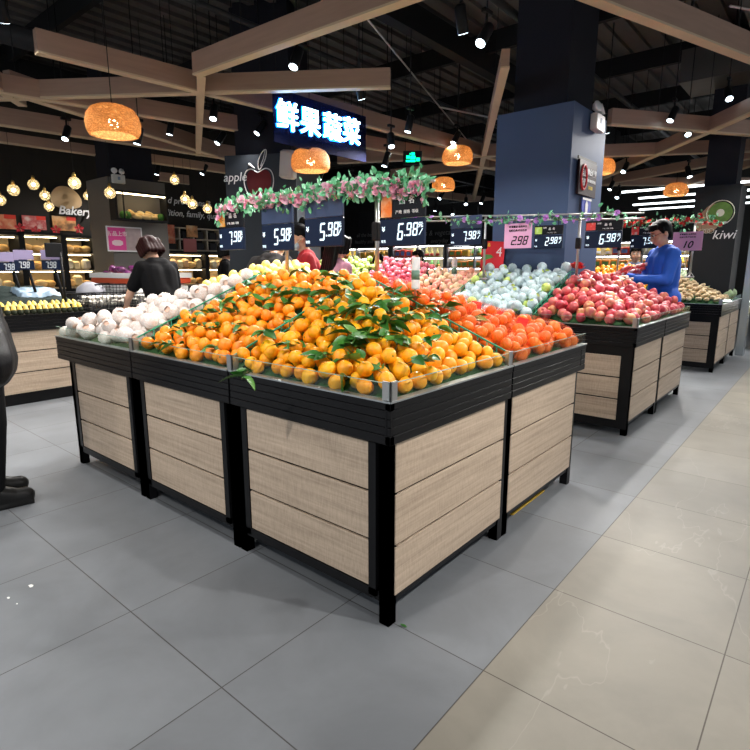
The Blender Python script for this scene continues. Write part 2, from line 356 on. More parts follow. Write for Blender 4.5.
# ------------------------------------------------------------------ columns
NAVYC = mat('slate blue painted column', (.068, .10, .18), .6, 0, .07, 2, spec=.05)
GREYC = mat('grey brown painted column', (.11, .10, .09), .6, 0, .08, 2)
CORE = mat('black column core', (.014, .014, .02), .7)
def column(name, x0, x1, y0, y1, zt, m, label, rz=0, topin=.12, taper=0):
    cx, cy = (x0 + x1) / 2, (y0 + y1) / 2; a, b = (x1 - x0) / 2, (y1 - y0) / 2
    t = thing(name, label, 'column', (cx, cy, 0), rz); t['kind'] = 'structure'
    mb = MB(); vs = [(-a, -b, 0), (a, -b, 0), (a, b, 0), (-a, b, 0), (-a - taper, -b - taper, zt), (a + taper, -b - taper, zt), (a + taper, b + taper, zt), (-a - taper, b + taper, zt)]
    mb.add(vs, [(0, 3, 2, 1), (4, 5, 6, 7), (0, 1, 5, 4), (1, 2, 6, 5), (2, 3, 7, 6), (3, 0, 4, 7)])
    mb.build('cladding', m, t); MB().box(-a + topin, -b + topin, zt, a - topin, b - topin, 4.42).build('core', CORE, t)
    return t
P1 = column('column', -2.89, -2.09, 5.42, 6.36, 2.86, NAVYC, 'large slate blue square column rising behind the foam wrapped pears')
# second column: turned, with a chalk drawing of a fruit
CH2 = mat('dark slate column paint', (.04, .047, .058), .55, 0, .08, 2)
P2X, P2Y = -5.80, 4.86
P2 = column('column', P2X - .47, P2X + .47, P2Y - .44, P2Y + .44, 2.68, CH2, 'dark slate column with a chalk drawn red apple on it', rz=R(27), topin=.1)
fm = MB(); A = [(-.02, .06), (-.09, .11), (-.17, .08), (-.2, -.02), (-.17, -.14), (-.09, -.23), (0, -.21), (.09, -.23), (.17, -.14), (.2, -.02), (.17, .08), (.09, .11), (.02, .07)]
def smoothpts(A, k=2, closed=True):
    for _ in range(k):
        B = []; n = len(A)
        for i in range(n if closed else n - 1):
            p, q = A[i], A[(i + 1) % n]; B += [(p[0] * .75 + q[0] * .25, p[1] * .75 + q[1] * .25), (p[0] * .25 + q[0] * .75, p[1] * .25 + q[1] * .75)]
        A = B if closed else [A[0]] + B + [A[-1]]
    return A
AX, AZ = -.02, 2.40
As = smoothpts(A)
fm.poly([(x * .85 + AX, z * .95) for x, z in As], .003, Matrix.Translation((0, -.441, AZ)) @ FRONT)
fm.build('apple_drawing', mat('dark red chalk', (.13, .008, .012), .8, 0, .2, 10), P2)
fm = MB(); W = lambda pts, cl=True: [(x + AX, -.447, z + AZ) for x, z in (pts + ([pts[0]] if cl else []))]
fm.tube(W([(x * 1.02, z * 1.1) for x, z in As]), .0065, 5)
lf = smoothpts([(0, .1), (.0, .2), (.06, .31), (.12, .34), (.11, .24), (.06, .15), (.02, .1)])
fm.tube(W(lf), .006, 5); fm.tube(W([(.03, .14), (.07, .22), (.1, .32)], False), .004, 5)
fm.tube(W([(-.12, .17), (-.09, .15), (-.05, .12)], False), [.02, .014, .004], 5)
fm.build('chalk_outline', INKW, P2)
lettering('chalk_lettering', 'apple', .15, INKW, P2, (-.34, -.445, 2.42), shear=.2)
bx = MB(); bx.box(-.09, -.09, -.16, .09, .06, .16, bev=.02); bx.box(-.075, -.1, -.13, .075, -.085, .13, bev=.006)
t = bx.build('wall_speaker', mat('light grey plastic box', (.42, .42, .40), .5), None, (-5.18, 4.57, 2.52)); t.rotation_euler = (0, R(5), R(27))
tag(t, 'light grey box speaker fixed high on the dark slate column beside the apple drawing', 'speaker')
# third column (grey brown, left) built with a tapering side face
P3 = column('column', -9.0, -8.3, 3.82, 4.72, 2.62, GREYC, 'grey brown column at the bakery with a pink poster on it', topin=.12, taper=.0)
# fourth: kiwi column
P4 = column('column', -1.66, -1.12, 9.02, 9.6, 2.43, CHALK, 'charcoal column with a chalk drawn kiwi fruit behind the potatoes', topin=.08)
km = MB(); S4 = (.03, -.295, 2.04)
def disc(cx, cz, r, y, n=28, sq=1): return [(S4[0] + cx + r * math.cos(2 * PI * k / n), y, S4[2] + cz + r * sq * math.sin(2 * PI * k / n)) for k in range(n)]
def face(mb, pts): mb.add(pts, [tuple(range(len(pts)))])
for k in range(3): face(km, disc(-.03 - .045 * (2 - k), -.05 * (2 - k), .15, -.292 - .0008 * k))
km.build('kiwi_skin_drawing', mat('brown chalk', (.32, .2, .13), .8, 0, .1), P4)
km = MB(); face(km, disc(.03, .02, .145, -.297)); km.build('kiwi_flesh_drawing', mat('green chalk', (.08, .16, .03), .8, 0, .35, 18), P4)
km = MB(); face(km, disc(.03, .02, .05, -.299, 12)); km.tube(disc(.03, .02, .165, -.299) + [disc(.03, .02, .165, -.299)[0]], .006, 5)
for k in range(3): km.tube([(S4[0] - .16 + .05 * k + .04 * math.cos(a / 2), -.299, S4[2] - .22 + .03 * math.sin(a / 2) + k * .0) for a in range(14)], .003, 4)
km.build('chalk_outline', mat('pale chalk', (.5, .5, .42), .8), P4)
lettering('chalk_lettering', 'kiwi', .17, INKW, P4, (.13, -.298, 1.76), shear=.25)
# steel edge post at the right rim of the picture
t = MB().box(-.05, -.12, 0, .05, .12, 3.3).build('upright_post', mat('bright steel post', (.5, .55, .58), .25, .6), None, (-0.985, 9.93, 0)); tag(t, 'bright steel upright beside the kiwi column', 'post')

# bread window, posters and bakery wall are below with the bakery
# ------------------------------------------------------------------ ceiling beams (brown, at 3 m)
BEAMS = [((-2.30, 7.1), (.3, 10.8), .17, .08), ((-4.2, 11.9), (1.2, 4.85), .16, .09), ((-3.1, 9.0), (.8, 11.2), .17, .08), ((-4.2, 12.2), (.6, 9.8), .15, .08),
         ((-4.4, 11.8), (.6, 16.0), .15, .08), ((-2.6, 13.3), (.5, 9.0), .15, .08), ((-6.5, 2.1), (-7.75, 5.6), .2, .09), ((-6.52, 2.0), (-5.75, 5.4), .17, .08),
         ((-8.1, 1.0), (-7.5, 6.2), .2, .08), ((-9.1, 1.5), (-8.7, 6.4), .13, .08), ((-10.9, 1.5), (-10.5, 6.5), .17, .1),
         ((-4.6, 3.05), (-7.75, 5.0), .15, .07), ((-5.15, 1.9), (-4.85, 5.5), .17, .08), ((-4.7, 4.2), (-4.35, 9.4), .17, .08), ((-5.55, 5.4), (-4.6, 9.8), .16, .08),
         ((-6.5, 6.8), (-3.7, 8.2), .17, .08), ((-6.8, 8.6), (-3.5, 8.9), .16, .08), ((-2.4, 4.6), (-7.3, 12.6), .14, .07), ((-8.0, 10.0), (-7.2, 15.0), .16, .08),
         ((-7.2, 1.85), (-3.5, 4.4), .16, .08), ((-4.4, .3), (-6.9, 2.35), .16, .08), ((-2.2, 1.6), (-.6, 6.2), .17, .08), ((-4.6, 3.0), (-.4, 3.2), .17, .08), ((-3.6, .4), (1.5, 4.0), .16, .08),
         ((-9.4, 7.6), (-6.3, 6.2), .16, .08)]
for i, (a, b, h, wd) in enumerate(BEAMS):
    a = Vector((*a, 3.0 + .003 * (i % 7))); b = Vector((*b, 3.0 + .003 * (i % 7))); L_ = (b - a).length; ang = math.atan2(b.y - a.y, b.x - a.x)
    mb = MB(); mb.box(0, -wd / 2, 0, L_, wd / 2, h); o = mb.build('beam', WOODBEAM, None, a); o.rotation_euler = (0, 0, ang); o['kind'] = 'structure'
    e = MB(); e.box(0, -wd / 2 - .003, -.012, L_, wd / 2 + .003, 0.004); e.build('lit_underside', WOODPALE, o)  # pale strip below the beam: its lit underside put in as colour
    n = MB(); k = 0
    for q in (.15, .5, .85): n.tube([(L_ * q, 0, h), (L_ * q, 0, 4.37 - a.z)], .004, 5)
    n.build('hanger_rod', BLACKM, o)

# ------------------------------------------------------------------ display stands
def panel3(mb, x0, x1, z0, z1, y):      # three planks facing -Y at depth y
    h = (z1 - z0 - .02) / 3
    for k in range(3): mb.box(x0, y, z0 + k * (h + .01), x1, y + .012, z0 + k * (h + .01) + h, bev=.0015)
def side_geo(W, kind):
    """geometry of one visible side, local: x along the side from 0 to W, outward is -y, z up"""
    fr, pn, ap, lip, gl = MB(), MB(), MB(), MB(), MB()
    p = .045
    fr.box(0, 0, 0, p, p, .84); fr.box(W - p, 0, 0, W, p, .84)
    fr.box(p, .006, .085, W - p, .04, .125); fr.box(p, .006, .70, W - p, .04, .80)
    fr.box(p, .022, .12, W - p, .03, .72)
    if kind == 'framed':
        for xx in (p + .012, W - p - .047): fr.box(xx, -.006, .105, xx + .035, .03, .735)
        fr.box(p + .012, -.006, .105, W - p - .012, .03, .135); fr.box(p + .012, -.006, .705, W - p - .012, .03, .735)
        panel3(pn, p + .049, W - p - .049, .138, .702, -.002)
    elif kind == 'wide':
        fr.box(p, -.002, .05, W - .002, .03, .80); panel3(pn, p + .03, W - .085, .12, .635, -.008)
    else:
        panel3(pn, p - .012, W - p + .012, .115, .715, -.004)
    return fr, pn
def put(mb, M):
    o = MB(); o.v = [tuple(M @ Vector(v)) for v in mb.v]; o.f = mb.f; o.mi = mb.mi; o.sm = mb.sm; return o
def merge(a, b):
    n = len(a.v); a.v += b.v; a.f += [tuple(i + n for i in f) for f in b.f]; a.mi += b.mi; a.sm += b.sm
def apron_geo(W, e0, e1, lips=True):
    ap = MB(); o = .018
    ap.box(-e0, -o, .712, W + e1, 0, .7435, bev=.0015); ap.box(-e0, -o, .8355, W + e1, 0, .862, bev=.0015)
    for k in range(3): ap.box(-e0, -o + .0015, .7455 + k * .030, W + e1, 0, .7735 + k * .030, bev=.0012)
    ap.box(-e0, -.004, .712, W + e1, .004, .86)
    lp = MB(); lp.box(-e0, -o - .004, .862, W + e1, .012, .868)
    g = MB(); g.box(-e0 + .002, -.010, .868, W + e1 - .002, -.005, .927); g.cur = 1; g.box(-e0 + .002, -.0102, .9265, W + e1 - .002, -.0048, .9285)
    return ap, lp, g
MAT4 = lambda x, y, rz: Matrix.Translation((x, y, 0)) @ Matrix.Rotation(rz, 4, 'Z')
def bracket(mb, x, y):   # corner bracket of the guard, L shaped
    mb.box(x - .034, y - .004, .868, x + .004, y + .003, .935, bev=.001); mb.box(x - .003, y - .004, .868, x + .004, y + .034, .935, bev=.001)
def stand(x0, y0, x1, y1, sides, label, group, kinds=None, ext=None, brk=()):
    """x0<x1, y0<y1; sides: subset of 'F' (-Y), 'R' (+X), 'L' (-X), 'B' (+Y)"""
    t = thing('display_stand', label, 'display stand', (x1, y0, 0), 0, group)
    W, D = x1 - x0, y1 - y0; kinds = kinds or {}; ext = ext or {}
    fr = MB(); 
    for sx in (-W, -.045):
        for sy in (0, D - .045): fr.box(sx, sy, 0, sx + .045, sy + .045, .84)
    fr.box(-W, 0, .82, 0, D, .85)
    for s in sides:
        M = {'F': MAT4(-W, 0, 0), 'R': MAT4(0, 0, R(90)), 'L': MAT4(-W, D, R(-90)), 'B': MAT4(0, D, R(180))}[s]
        w_ = W if s in 'FB' else D
        f, p = side_geo(w_, kinds.get(s, 'framed')); merge(fr, put(f, M)); e0, e1 = ext.get(s, (0, 0))
        ap, lp, g = apron_geo(w_, e0, e1)
        put(p, M).build('wood_panel', WOODX if s in 'FB' else WOODY, t)
        put(ap, M).build('apron', BLACK, t); put(lp, M).build('metal_lip', LIP, t); put(g, M).build('glass_guard', [GLASS, GEDGE], t)
    fr.build('frame', BLACK, t)
    for (bx_, by_, r) in brk:
        m = MB(); bracket(m, 0, 0); m = put(m, MAT4(bx_, by_, r)); m.build('corner_bracket', STEEL, t)
    return t
XA, YA, U, G_ = -1.11, 1.40, .895, .012
def riser(t, x0, y0, x1, y1, hf, m=MATG, n=10):
    """stepped inner shelf that carries the produce, as a skirted sloping deck (world coordinates, parented to t)"""
    mb = MB(); vs = []; fs = []
    for i in range(n + 1):
        for j in range(n + 1):
            x = x0 + (x1 - x0) * i / n; y = y0 + (y1 - y0) * j / n; vs.append((x - t.location.x, y - t.location.y, hf(x, y)))
    for i in range(n):
        for j in range(n): a = i * (n + 1) + j; fs.append((a, a + n + 1, a + n + 2, a + 1))
    mb.add(vs, fs); o = mb.build('display_deck', m, t)
    md = o.modifiers.new('thick', 'SOLIDIFY'); md.thickness = .012; md.offset = -1
    return o
def hA(x, y):
    d = min(y - YA, -(x - XA), x - (XA - 3 * .9 - .0), 3.19 - y); return .846 + .395 * max(0, min(d, .92))
gA = 'stands of the mandarin island'
sA = [stand(XA - U, YA, XA, YA + U, 'FR', 'front corner black stand with pale wood planks under the leafy mandarins', gA, {'R': 'flush'}, {'F': (0, .018), 'R': (.018, 0)}, [(.012, -.010, 0), (-U + .016, -.010, 0), (.010, U - .0, R(90))]),
      stand(XA - .907 - U, YA, XA - .907, YA + U, 'F', 'black stand with grey wood planks between the corner stand and the pear stand', gA, None, None, [(-U + .016, -.010, 0)]),
      stand(XA - 1.814 - U, YA, XA - 1.814, YA + U, 'FL', 'black stand with grey wood planks under the foam wrapped pinkish pears', gA, None, {'F': (.14, 0)}),
      stand(XA - U, YA + .907, XA, YA + .907 + U, 'RB', 'black stand with pale wood planks under the net bags of mandarins', gA, {'R': 'flush'}, {'R': (0, .07), 'B': (.018, 0)}),
      stand(XA - .907 - U, YA + .907, XA - .907, YA + .907 + U, 'B', 'rear middle stand of the mandarin island, hidden behind the mandarin heap', gA),
      stand(XA - 1.814 - U, YA + .907, XA - 1.814, YA + .907 + U, 'BL', 'rear stand of the mandarin island under yellow pears', gA)]
for s, (a, b, c, d) in zip(sA, [(XA - U, YA, XA, YA + .907), (XA - 1.814, YA, XA - .9, YA + .907), (XA - 2.71, YA, XA - 1.81, YA + .907), (XA - U, YA + .907, XA, 3.19), (XA - 1.814, YA + .907, XA - .9, 3.19), (XA - 2.71, YA + .907, XA - 1.81, 3.19)]):
    riser(s, a + .002, b + .002, c - .002, d - .002, hA)
def divider(t, p0, p1, hf, label=None, h=.075):
    """slatted green divider following the slope from p0 to p1"""
    p0 = Vector((*p0, 0)); p1 = Vector((*p1, 0)); n = 16; mb = MB(); T = Vector((t.location.x, t.location.y, 0))
    d = (p1 - p0).normalized(); nn = Vector((-d.y, d.x, 0)) * .004
    top, mid = [], []
    for i in range(n + 1):
        p = p0.lerp(p1, i / n); z = hf(p.x, p.y); top.append(p - T + Vector((0, 0, z + h))); mid.append(p - T + Vector((0, 0, z + h * .55)))
    mb.tube(top, .0045, 6); mb.tube(mid, .0035, 6)
    for i in range(n):
        a, b = mid[i] - Vector((0, 0, h * .55)), top[i]; mb.tube([a, b], .003, 5)
    o = mb.build('divider', GLASSG, t); return o
divider(sA[0], (XA - .901, YA + .02), (XA - .901, YA + .9), hA); divider(sA[1], (XA - 1.808, YA + .02), (XA - 1.808, YA + .9), hA)
divider(sA[0], (XA - .02, YA + .901), (XA - .85, YA + .901), hA)
# island B
XB, YB = -1.12, 4.43
def hB(x, y):
    d = min(y - YB, -(x - XB), YB + 2.2 - y); k = .385 if x > -3.3 else .385 + .14 * min(1, (-3.3 - x) / .6); return .848 + (k + .01) * max(0, min(d, .92))
gB = 'stands of the apple island'
sB = [stand(XB - U, YB, XB, YB + U, 'FR', 'black stand corner under the heap of red apples, wood planks on both sides', gB, {'F': 'wide', 'R': 'flush'}, {'F': (0, .018), 'R': (.018, 0)}, [(.012, -.010, 0)])]
sB.append(stand(XB - U, YB + .907, XB, YB + .907 + U + .1, 'RB', 'second black stand under the red apples, beside the man in blue', gB, {'R': 'flush'}, {'R': (0, .05)}))
for k in range(1, 6):
    sB.append(stand(XB - .907 * k - U, YB, XB - .907 * k, YB + U, 'F', ['', 'black stand under the foam wrapped green pears', 'black stand under the peach coloured fruit', 'black stand under the pink apples', 'black stand under the green apples nearest the pink ones', 'black stand under the green apples, furthest along the island'][k], gB))
for s, (a, b, c, d) in zip(sB, [(XB - U, YB, XB, YB + .907), (XB - U, YB + .907, XB, YB + 1.9)] + [(XB - .907 * k - U, YB, XB - .907 * k, YB + 1.0) for k in range(1, 6)]):
    riser(s, a + .01, b + .01, c - .01, d - .01, hB)
divider(sB[0], (XB - .84, YB + .02), (XB - .84, YB + .95), hB, h=.1)
divider(sB[2], (XB - 1.80, YB + .02), (XB - 1.80, YB + .95), hB, h=.1)
# island C
XC, YC = -1.05, 7.95
def hC(x, y):
    d = min(y - YC, -(x - XC)); return .858 + .40 * max(0, min(d, .9))
gC = 'stands of the potato island'
sC = [stand(XC - U, YC, XC, YC + U, 'FR', 'black stand with wood planks under the potatoes', gC, {'F': 'wide', 'R': 'flush'}, {'F': (0, .018), 'R': (.018, 0)}, [(.012, -.010, 0)]),
      stand(XC - U, YC + .907, XC, YC + .907 + U, 'R', 'black stand with wood planks under the leafy greens past the potatoes', gC, {'R': 'flush'}),
      stand(XC - .907 - U, YC, XC - .907, YC + U, 'F', 'black stand under small oranges behind the red apples', gC),
      stand(XC - 1.814 - U, YC, XC - 1.814, YC + U, 'F', 'black stand under pale cabbages next to the small oranges', gC)]
for s, (a, b, c, d) in zip(sC, [(XC - U, YC, XC, YC + .907), (XC - U, YC + .907, XC, YC + 1.8), (XC - .907 - U, YC, XC - .907, YC + .907), (XC - 1.814 - U, YC, XC - 1.814, YC + .907)]):
    riser(s, a + .01, b + .01, c - .01, d - .01, hC)

# ------------------------------------------------------------------ produce heaps
CY, SY = math.cos(R(40)), math.sin(R(40)); CP, SP = math.cos(R(11.2)), math.sin(R(11.2))
def cam_proj(P, off=0):
    P = np.asarray(P, float).reshape(-1, 3); c = np.array([off * CY, off * SY, 1.31]); v = P - c
    x = v[:, 0] * CY + v[:, 1] * SY; f = (-v[:, 0] * SY + v[:, 1] * CY); z = v[:, 2]
    d = f * CP - z * SP; u = f * SP + z * CP; return 375 + 540 * x / d, 375 - 540 * u / d, d
def heap(x0, y0, x1, y1, hf, r, layers=1.0, seed=1, tries=None, jr=.1, reject=None):
    rg = random.Random(seed); cell = 2.4 * r; grid = {}; out = []
    tries = tries or int((x1 - x0) * (y1 - y0) / (r * r) * 14)
    def near(x, y):
        i, j = int(x // cell), int(y // cell)
        for a in (i - 1, i, i + 1):
            for b in (j - 1, j, j + 1):
                for q in grid.get((a, b), ()): yield q
    cap = r * (1.0 + 1.35 * layers)
    for phase in (0, 1):
        for _ in range(tries if phase else tries // 2):
            rr = r * (1 + rg.uniform(-jr, jr)); x = rg.uniform(x0 + rr, x1 - rr); y = rg.uniform(y0 + rr, y1 - rr)
            if reject and reject(x, y): continue
            b = hf(x, y); z = b + rr
            for qx, qy, qz, qr in near(x, y):
                s = (rr + qr) * .955; d2 = (x - qx) ** 2 + (y - qy) ** 2
                if d2 < s * s: z = max(z, qz + math.sqrt(s * s - d2))
            if z <= b + (rr * 1.25 if phase == 0 else cap):
                q = (x, y, z, rr); out.append(q); grid.setdefault((int(x // cell), int(y // cell)), []).append(q)
    return out
def visible(S, offs=(0, -.6, .6)):
    """pixels each sphere shows, from the photo's place and from a step to each side"""
    n = len(S); P = np.array([s[:3] for s in S]); r = np.array([s[3] for s in S]); res = []
    for off in offs:
        x, y, d = cam_proj(P, off); K = 2.0; X = x * K; Y = y * K; rad = 540 * K * r / d
        W = int(750 * K) + 400; zb = np.full((W, W), 1e9); ib = np.full((W, W), -1, int)
        for i in range(n):
            a, b, q = X[i] + 200, Y[i] + 200, rad[i]; i0, i1 = int(a - q), int(a + q) + 2; j0, j1 = int(b - q), int(b + q) + 2
            if i0 < 0 or j0 < 0 or i1 >= W or j1 >= W: continue
            gx, gy = np.meshgrid(np.arange(i0, i1), np.arange(j0, j1)); e = ((gx - a) ** 2 + (gy - b) ** 2) / (q * q); m = e <= 1
            zz = d[i] - r[i] * np.sqrt(np.clip(1 - e, 0, 1)); sub = zb[j0:j1, i0:i1]; si = ib[j0:j1, i0:i1]
            h = m & (zz < sub); sub[h] = zz[h]; si[h] = i
        u, c = np.unique(ib[200:-200, 200:-200], return_counts=True); cnt = np.zeros(n)
        for a, b in zip(u, c):
            if a >= 0: cnt[a] = b / K / K
        res.append(cnt)
    return res[0], np.max(res, axis=0)
def rrot(rg=random): return Euler((rg.uniform(0, 2 * PI), rg.uniform(0, 2 * PI), rg.uniform(0, 2 * PI)))

def fruit_mesh(name, prof, m, n=20, lump=.02, seed=0, ribs=0):
    mb = MB(); mb.lathe(prof, n); me = mb.data(name, m)
    for v in me.vertices:
        c = Vector(v.co); k = 1 + lump * noise.noise(c * 1.7 + Vector((seed * 3.1, seed, 0))) ; a = math.atan2(c.y, c.x)
        if ribs: k += ribs * math.cos(a * 9 + seed)
        v.co = c * k
    return me
def sph_prof(fx=1.0, fz=.86, dip=.10, n=12, low=.0):
    out = []
    for i in range(n + 1):
        t = PI * i / n; rr = math.sin(t) * fx; z = -math.cos(t) * fz
        if z > 0: z -= dip * math.exp(-(rr / .28) ** 2)
        else: z += low * math.exp(-(rr / .3) ** 2)
        out.append((max(rr, 1e-5), z))
    return out
MAND = ramp_mat('mandarin peel', [(0, (.92, .28, .002)), (.45, (.97, .38, .003)), (1, (1.0, .52, .006))], 3, .38, rnd_w=.7, bump=.25)
MANDO = ramp_mat('orange mandarin peel', [(0, (.86, .20, .002)), (.5, (.93, .28, .003)), (1, (.98, .38, .005))], 3, .38, rnd_w=.7, bump=.25)
MANDR = ramp_mat('deep orange mandarin peel', [(0, (.82, .12, .003)), (1, (.92, .24, .005))], 3, .38, rnd_w=.7, bump=.25)
CALX = mat('green calyx', (.10, .16, .03), .7)
mand = [fruit_mesh('mandarin', sph_prof(1, .84 + .03 * k, .13), MAND, 20, .05, k) for k in range(3)]
mando = [fruit_mesh('mandarin', sph_prof(1, .84 + .03 * k, .13), MANDO, 20, .05, k + 9) for k in range(3)]
mandr = [fruit_mesh('mandarin', sph_prof(1, .84 + .03 * k, .13), MANDR, 18, .05, k + 5) for k in range(2)]
cm_ = MB()
pts = []
for k in range(10): a = 2 * PI * k / 10; q = .16 if k % 2 else .07; pts.append((q * math.cos(a), q * math.sin(a)))
cm_.poly(pts, .03); cm_.tube([(0, 0, 0), (.01, .01, .09)], .035, 6); calyx_me = cm_.data('calyx', CALX)
def spawn(q, name, meshes, label, cat, group, rg, child=None, tilt=None, scl=None):
    x, y, z, r = q; o = bpy.data.objects.new(name, rg.choice(meshes)); C.objects.link(o); o.location = (x, y, z)
    o.scale = (r, r, r) if scl is None else tuple(r * s for s in scl); o.rotation_euler = rrot(rg) if tilt is None else tilt(rg)
    tag(o, label, cat, group)
    if child:
        for nm, me, loc in child: c = bpy.data.objects.new(nm, me); C.objects.link(c); c.parent = o; c.location = loc
    return o
def near_up(rg): return Euler((rg.gauss(0, .7), rg.gauss(0, .7), rg.uniform(0, 6.28)))
rg = random.Random(11)
RM = .0345
SM = heap(XA - 1.805, YA - .008, XA - .902, YA + 1.15, hA, RM, .9, 1) + heap(XA - .90, YA - .008, XA + .008, YA + .899, hA, RM, .95, 2)
main_px, any_px = visible(SM)
order = sorted(range(len(SM)), key=lambda i: -main_px[i]); top300 = [i for i in order[:300] if main_px[i] > 3]; rest = [i for i in order if i not in set(top300) and any_px[i] > .5]
for i in top300:
    if SM[i][0] < XA - .9: lb, gr = 'small loose mandarin in the heap on the stand left of the green divider', 'mandarins left of the divider'
    else: lb, gr = 'small loose mandarin in the leafy heap on the front corner stand', 'mandarins of the corner stand'
    dd = min(SM[i][1] - YA, XA - SM[i][0]) if SM[i][0] > XA - .9 else SM[i][1] - YA
    lb += ', ' + ('in the row against the glass' if dd < .08 else 'on the lower slope' if dd < .3 else 'half way up' if dd < .6 else 'up near the ridge')
    lb = lb.replace('in the heap on the stand left of the green divider', 'left of the green divider').replace('in the leafy heap on the front corner stand', 'on the front corner stand')
    spawn(SM[i], 'mandarin', mando if SM[i][0] < XA - .9 else mand, lb, 'mandarin', gr, rg, [('calyx', calyx_me, (0, 0, .73))] if main_px[i] > 60 or rg.random() < .3 else None)
mb = MB(); pr_ = sph_prof(1, .86, .1, 8)
for i in rest:
    x, y, z, r = SM[i]; mb.lathe([(a * r, b * r) for a, b in pr_], 12, Matrix.Translation((x, y, z)) @ rrot(rg).to_matrix().to_4x4())
tag(mb.build('mandarins', MAND), 'the many other mandarins filling gaps and the far part of the leafy heap', 'mandarins', None, 'stuff')

# leafy twigs stuck among the mandarins
def leaf_mesh(L_, W_, fold, bend, name='leaf', m=LEAFM):
    mb = MB(); n = 6; vs = []; fs = []
    for i in range(n + 1):
        t = i / n; w_ = W_ * math.sin(PI * min(1, t * .96 + .03)) ** .8 * (1 - .25 * t); x = L_ * t; z = bend * L_ * t * t
        vs += [(x, -w_ / 2, z + fold * w_), (x, 0, z), (x, w_ / 2, z + fold * w_)]
    for i in range(n):
        for k in (0, 1): a = i * 3 + k; fs.append((a, a + 3, a + 4, a + 1))
    mb.add(vs, fs, True); return mb.data(name, m)
LV = [leaf_mesh(.066, .040, .2, -.25), leaf_mesh(.055, .034, .15, .2), leaf_mesh(.072, .036, .25, -.45), leaf_mesh(.048, .028, .1, 0)]
def top_at(S, x, y):
    z = None
    for q in S:
        d2 = (q[0] - x) ** 2 + (q[1] - y) ** 2
        if d2 < q[3] ** 2: zz = q[2] + math.sqrt(q[3] ** 2 - d2); z = zz if z is None else max(z, zz)
    return z if z is not None else hA(x, y) + .06
def sprig(x, y, S, rg, big=1.0, label='leafy green twig lying on the mandarin heap', n=None):
    z = top_at(S, x, y); label += (', left of the divider' if x < XA - .9 else ', on the corner stand') + (', low' if min(y - YA, XA - x if x > XA - .9 else 9) < .3 else ', half way up' if y - YA < .6 else ', near the ridge'); t = thing('leafy_twig', label, 'twig', (x, y, z + .004), rg.uniform(0, 6.28), 'leafy twigs among the mandarins')
    L_ = rg.uniform(.06, .13); n = n or rg.randint(5, 8)
    MB().tube([(0, 0, -.01), (L_ * .5, .008, .012), (L_, 0, .006)], .0018, 5).build('stem', TWIG, t)
    for k in range(n):
        lo = link('leaf', rg.choice(LV), t, (L_ * (k + .5) / n, 0, .012)); s = rg.uniform(.85, 1.3) * big
        lo.rotation_euler = (rg.uniform(-.8, .8), rg.uniform(-.45, .2), (1 if k % 2 else -1) * rg.uniform(.4, 1.4) + (0 if k < n - 1 else .0)); lo.scale = (s, s, s)
    return t
def img_at(px, py, zf):
    """walk a sight line until it meets the heap surface"""
    fx, fy, fz = -SY * CP, CY * CP, -SP
    d = Vector((fx * 540 + CY * (px - 375) - (-SY * SP) * (py - 375), fy * 540 + SY * (px - 375) - (CY * SP) * (py - 375), fz * 540 - CP * (py - 375))).normalized()
    p = CAM + d * 1.2
    for _ in range(700):
        p = p + d * .01
        if p.z < zf(p.x, p.y): return p
    return None
hs = lambda x, y: hA(x, y) + .085
TW = [(250, 275, 1), (290, 262, 1.1), (305, 290, 1.1), (322, 293, 1.1), (340, 310, 1.2), (338, 323, 1.2), (348, 333, 1.2), (366, 354, 1.1), (368, 330, 1.1), (389, 305, 1.2), (396, 312, 1.1), (378, 292, 1.1), (410, 322, 1), (426, 300, 1), (235, 322, 1), (200, 325, .9), (245, 285, 1), (275, 290, 1), (308, 312, 1), (284, 308, 1), (352, 290, 1.1), (366, 298, 1.1), (330, 348, 1), (308, 330, 1), (390, 333, 1), (270, 262, 1), (283, 270, 1), (300, 278, 1), (318, 282, 1.1), (335, 288, 1), (262, 285, 1), (248, 295, 1), (222, 300, 1), (205, 312, 1), (188, 318, 1), (212, 328, 1), (240, 310, 1.1), (256, 305, 1), (266, 298, 1),
      (232, 332, .9), (215, 340, 1), (298, 300, 1.2), (318, 303, 1), (326, 320, 1), (331, 334, 1.2), (345, 340, 1), (355, 350, 1.2), (370, 346, 1.3), (380, 338, 1), (362, 338, 1.1), (352, 305, 1.2), (364, 312, 1.1),
      (372, 304, 1.2), (383, 297, 1), (392, 300, 1.2), (400, 292, 1.2), (407, 300, 1), (413, 308, 1.1), (420, 315, 1), (432, 305, 1.2), (436, 325, .9), (396, 322, 1), (402, 338, 1), (395, 345, .9), (342, 300, 1), (330, 276, 1),
      (292, 322, 1), (268, 338, 1), (420, 350, .9), (405, 362, 1), (258, 268, 1), (345, 275, 1), (310, 268, 1.2), (355, 330, 1), (180, 330, .9), (300, 340, .9), (385, 365, .9), (245, 372, 1), (180, 345, .9), (470, 318, .9), (278, 302, 1.1), (228, 315, 1), (385, 312, 1.2), (376, 322, 1.1)]
for i, (px, py, b) in enumerate(TW):
    p = img_at(px, py, hs)
    if p: sprig(p.x, p.y, SM, rg, b)
p = img_at(348, 378, hs)
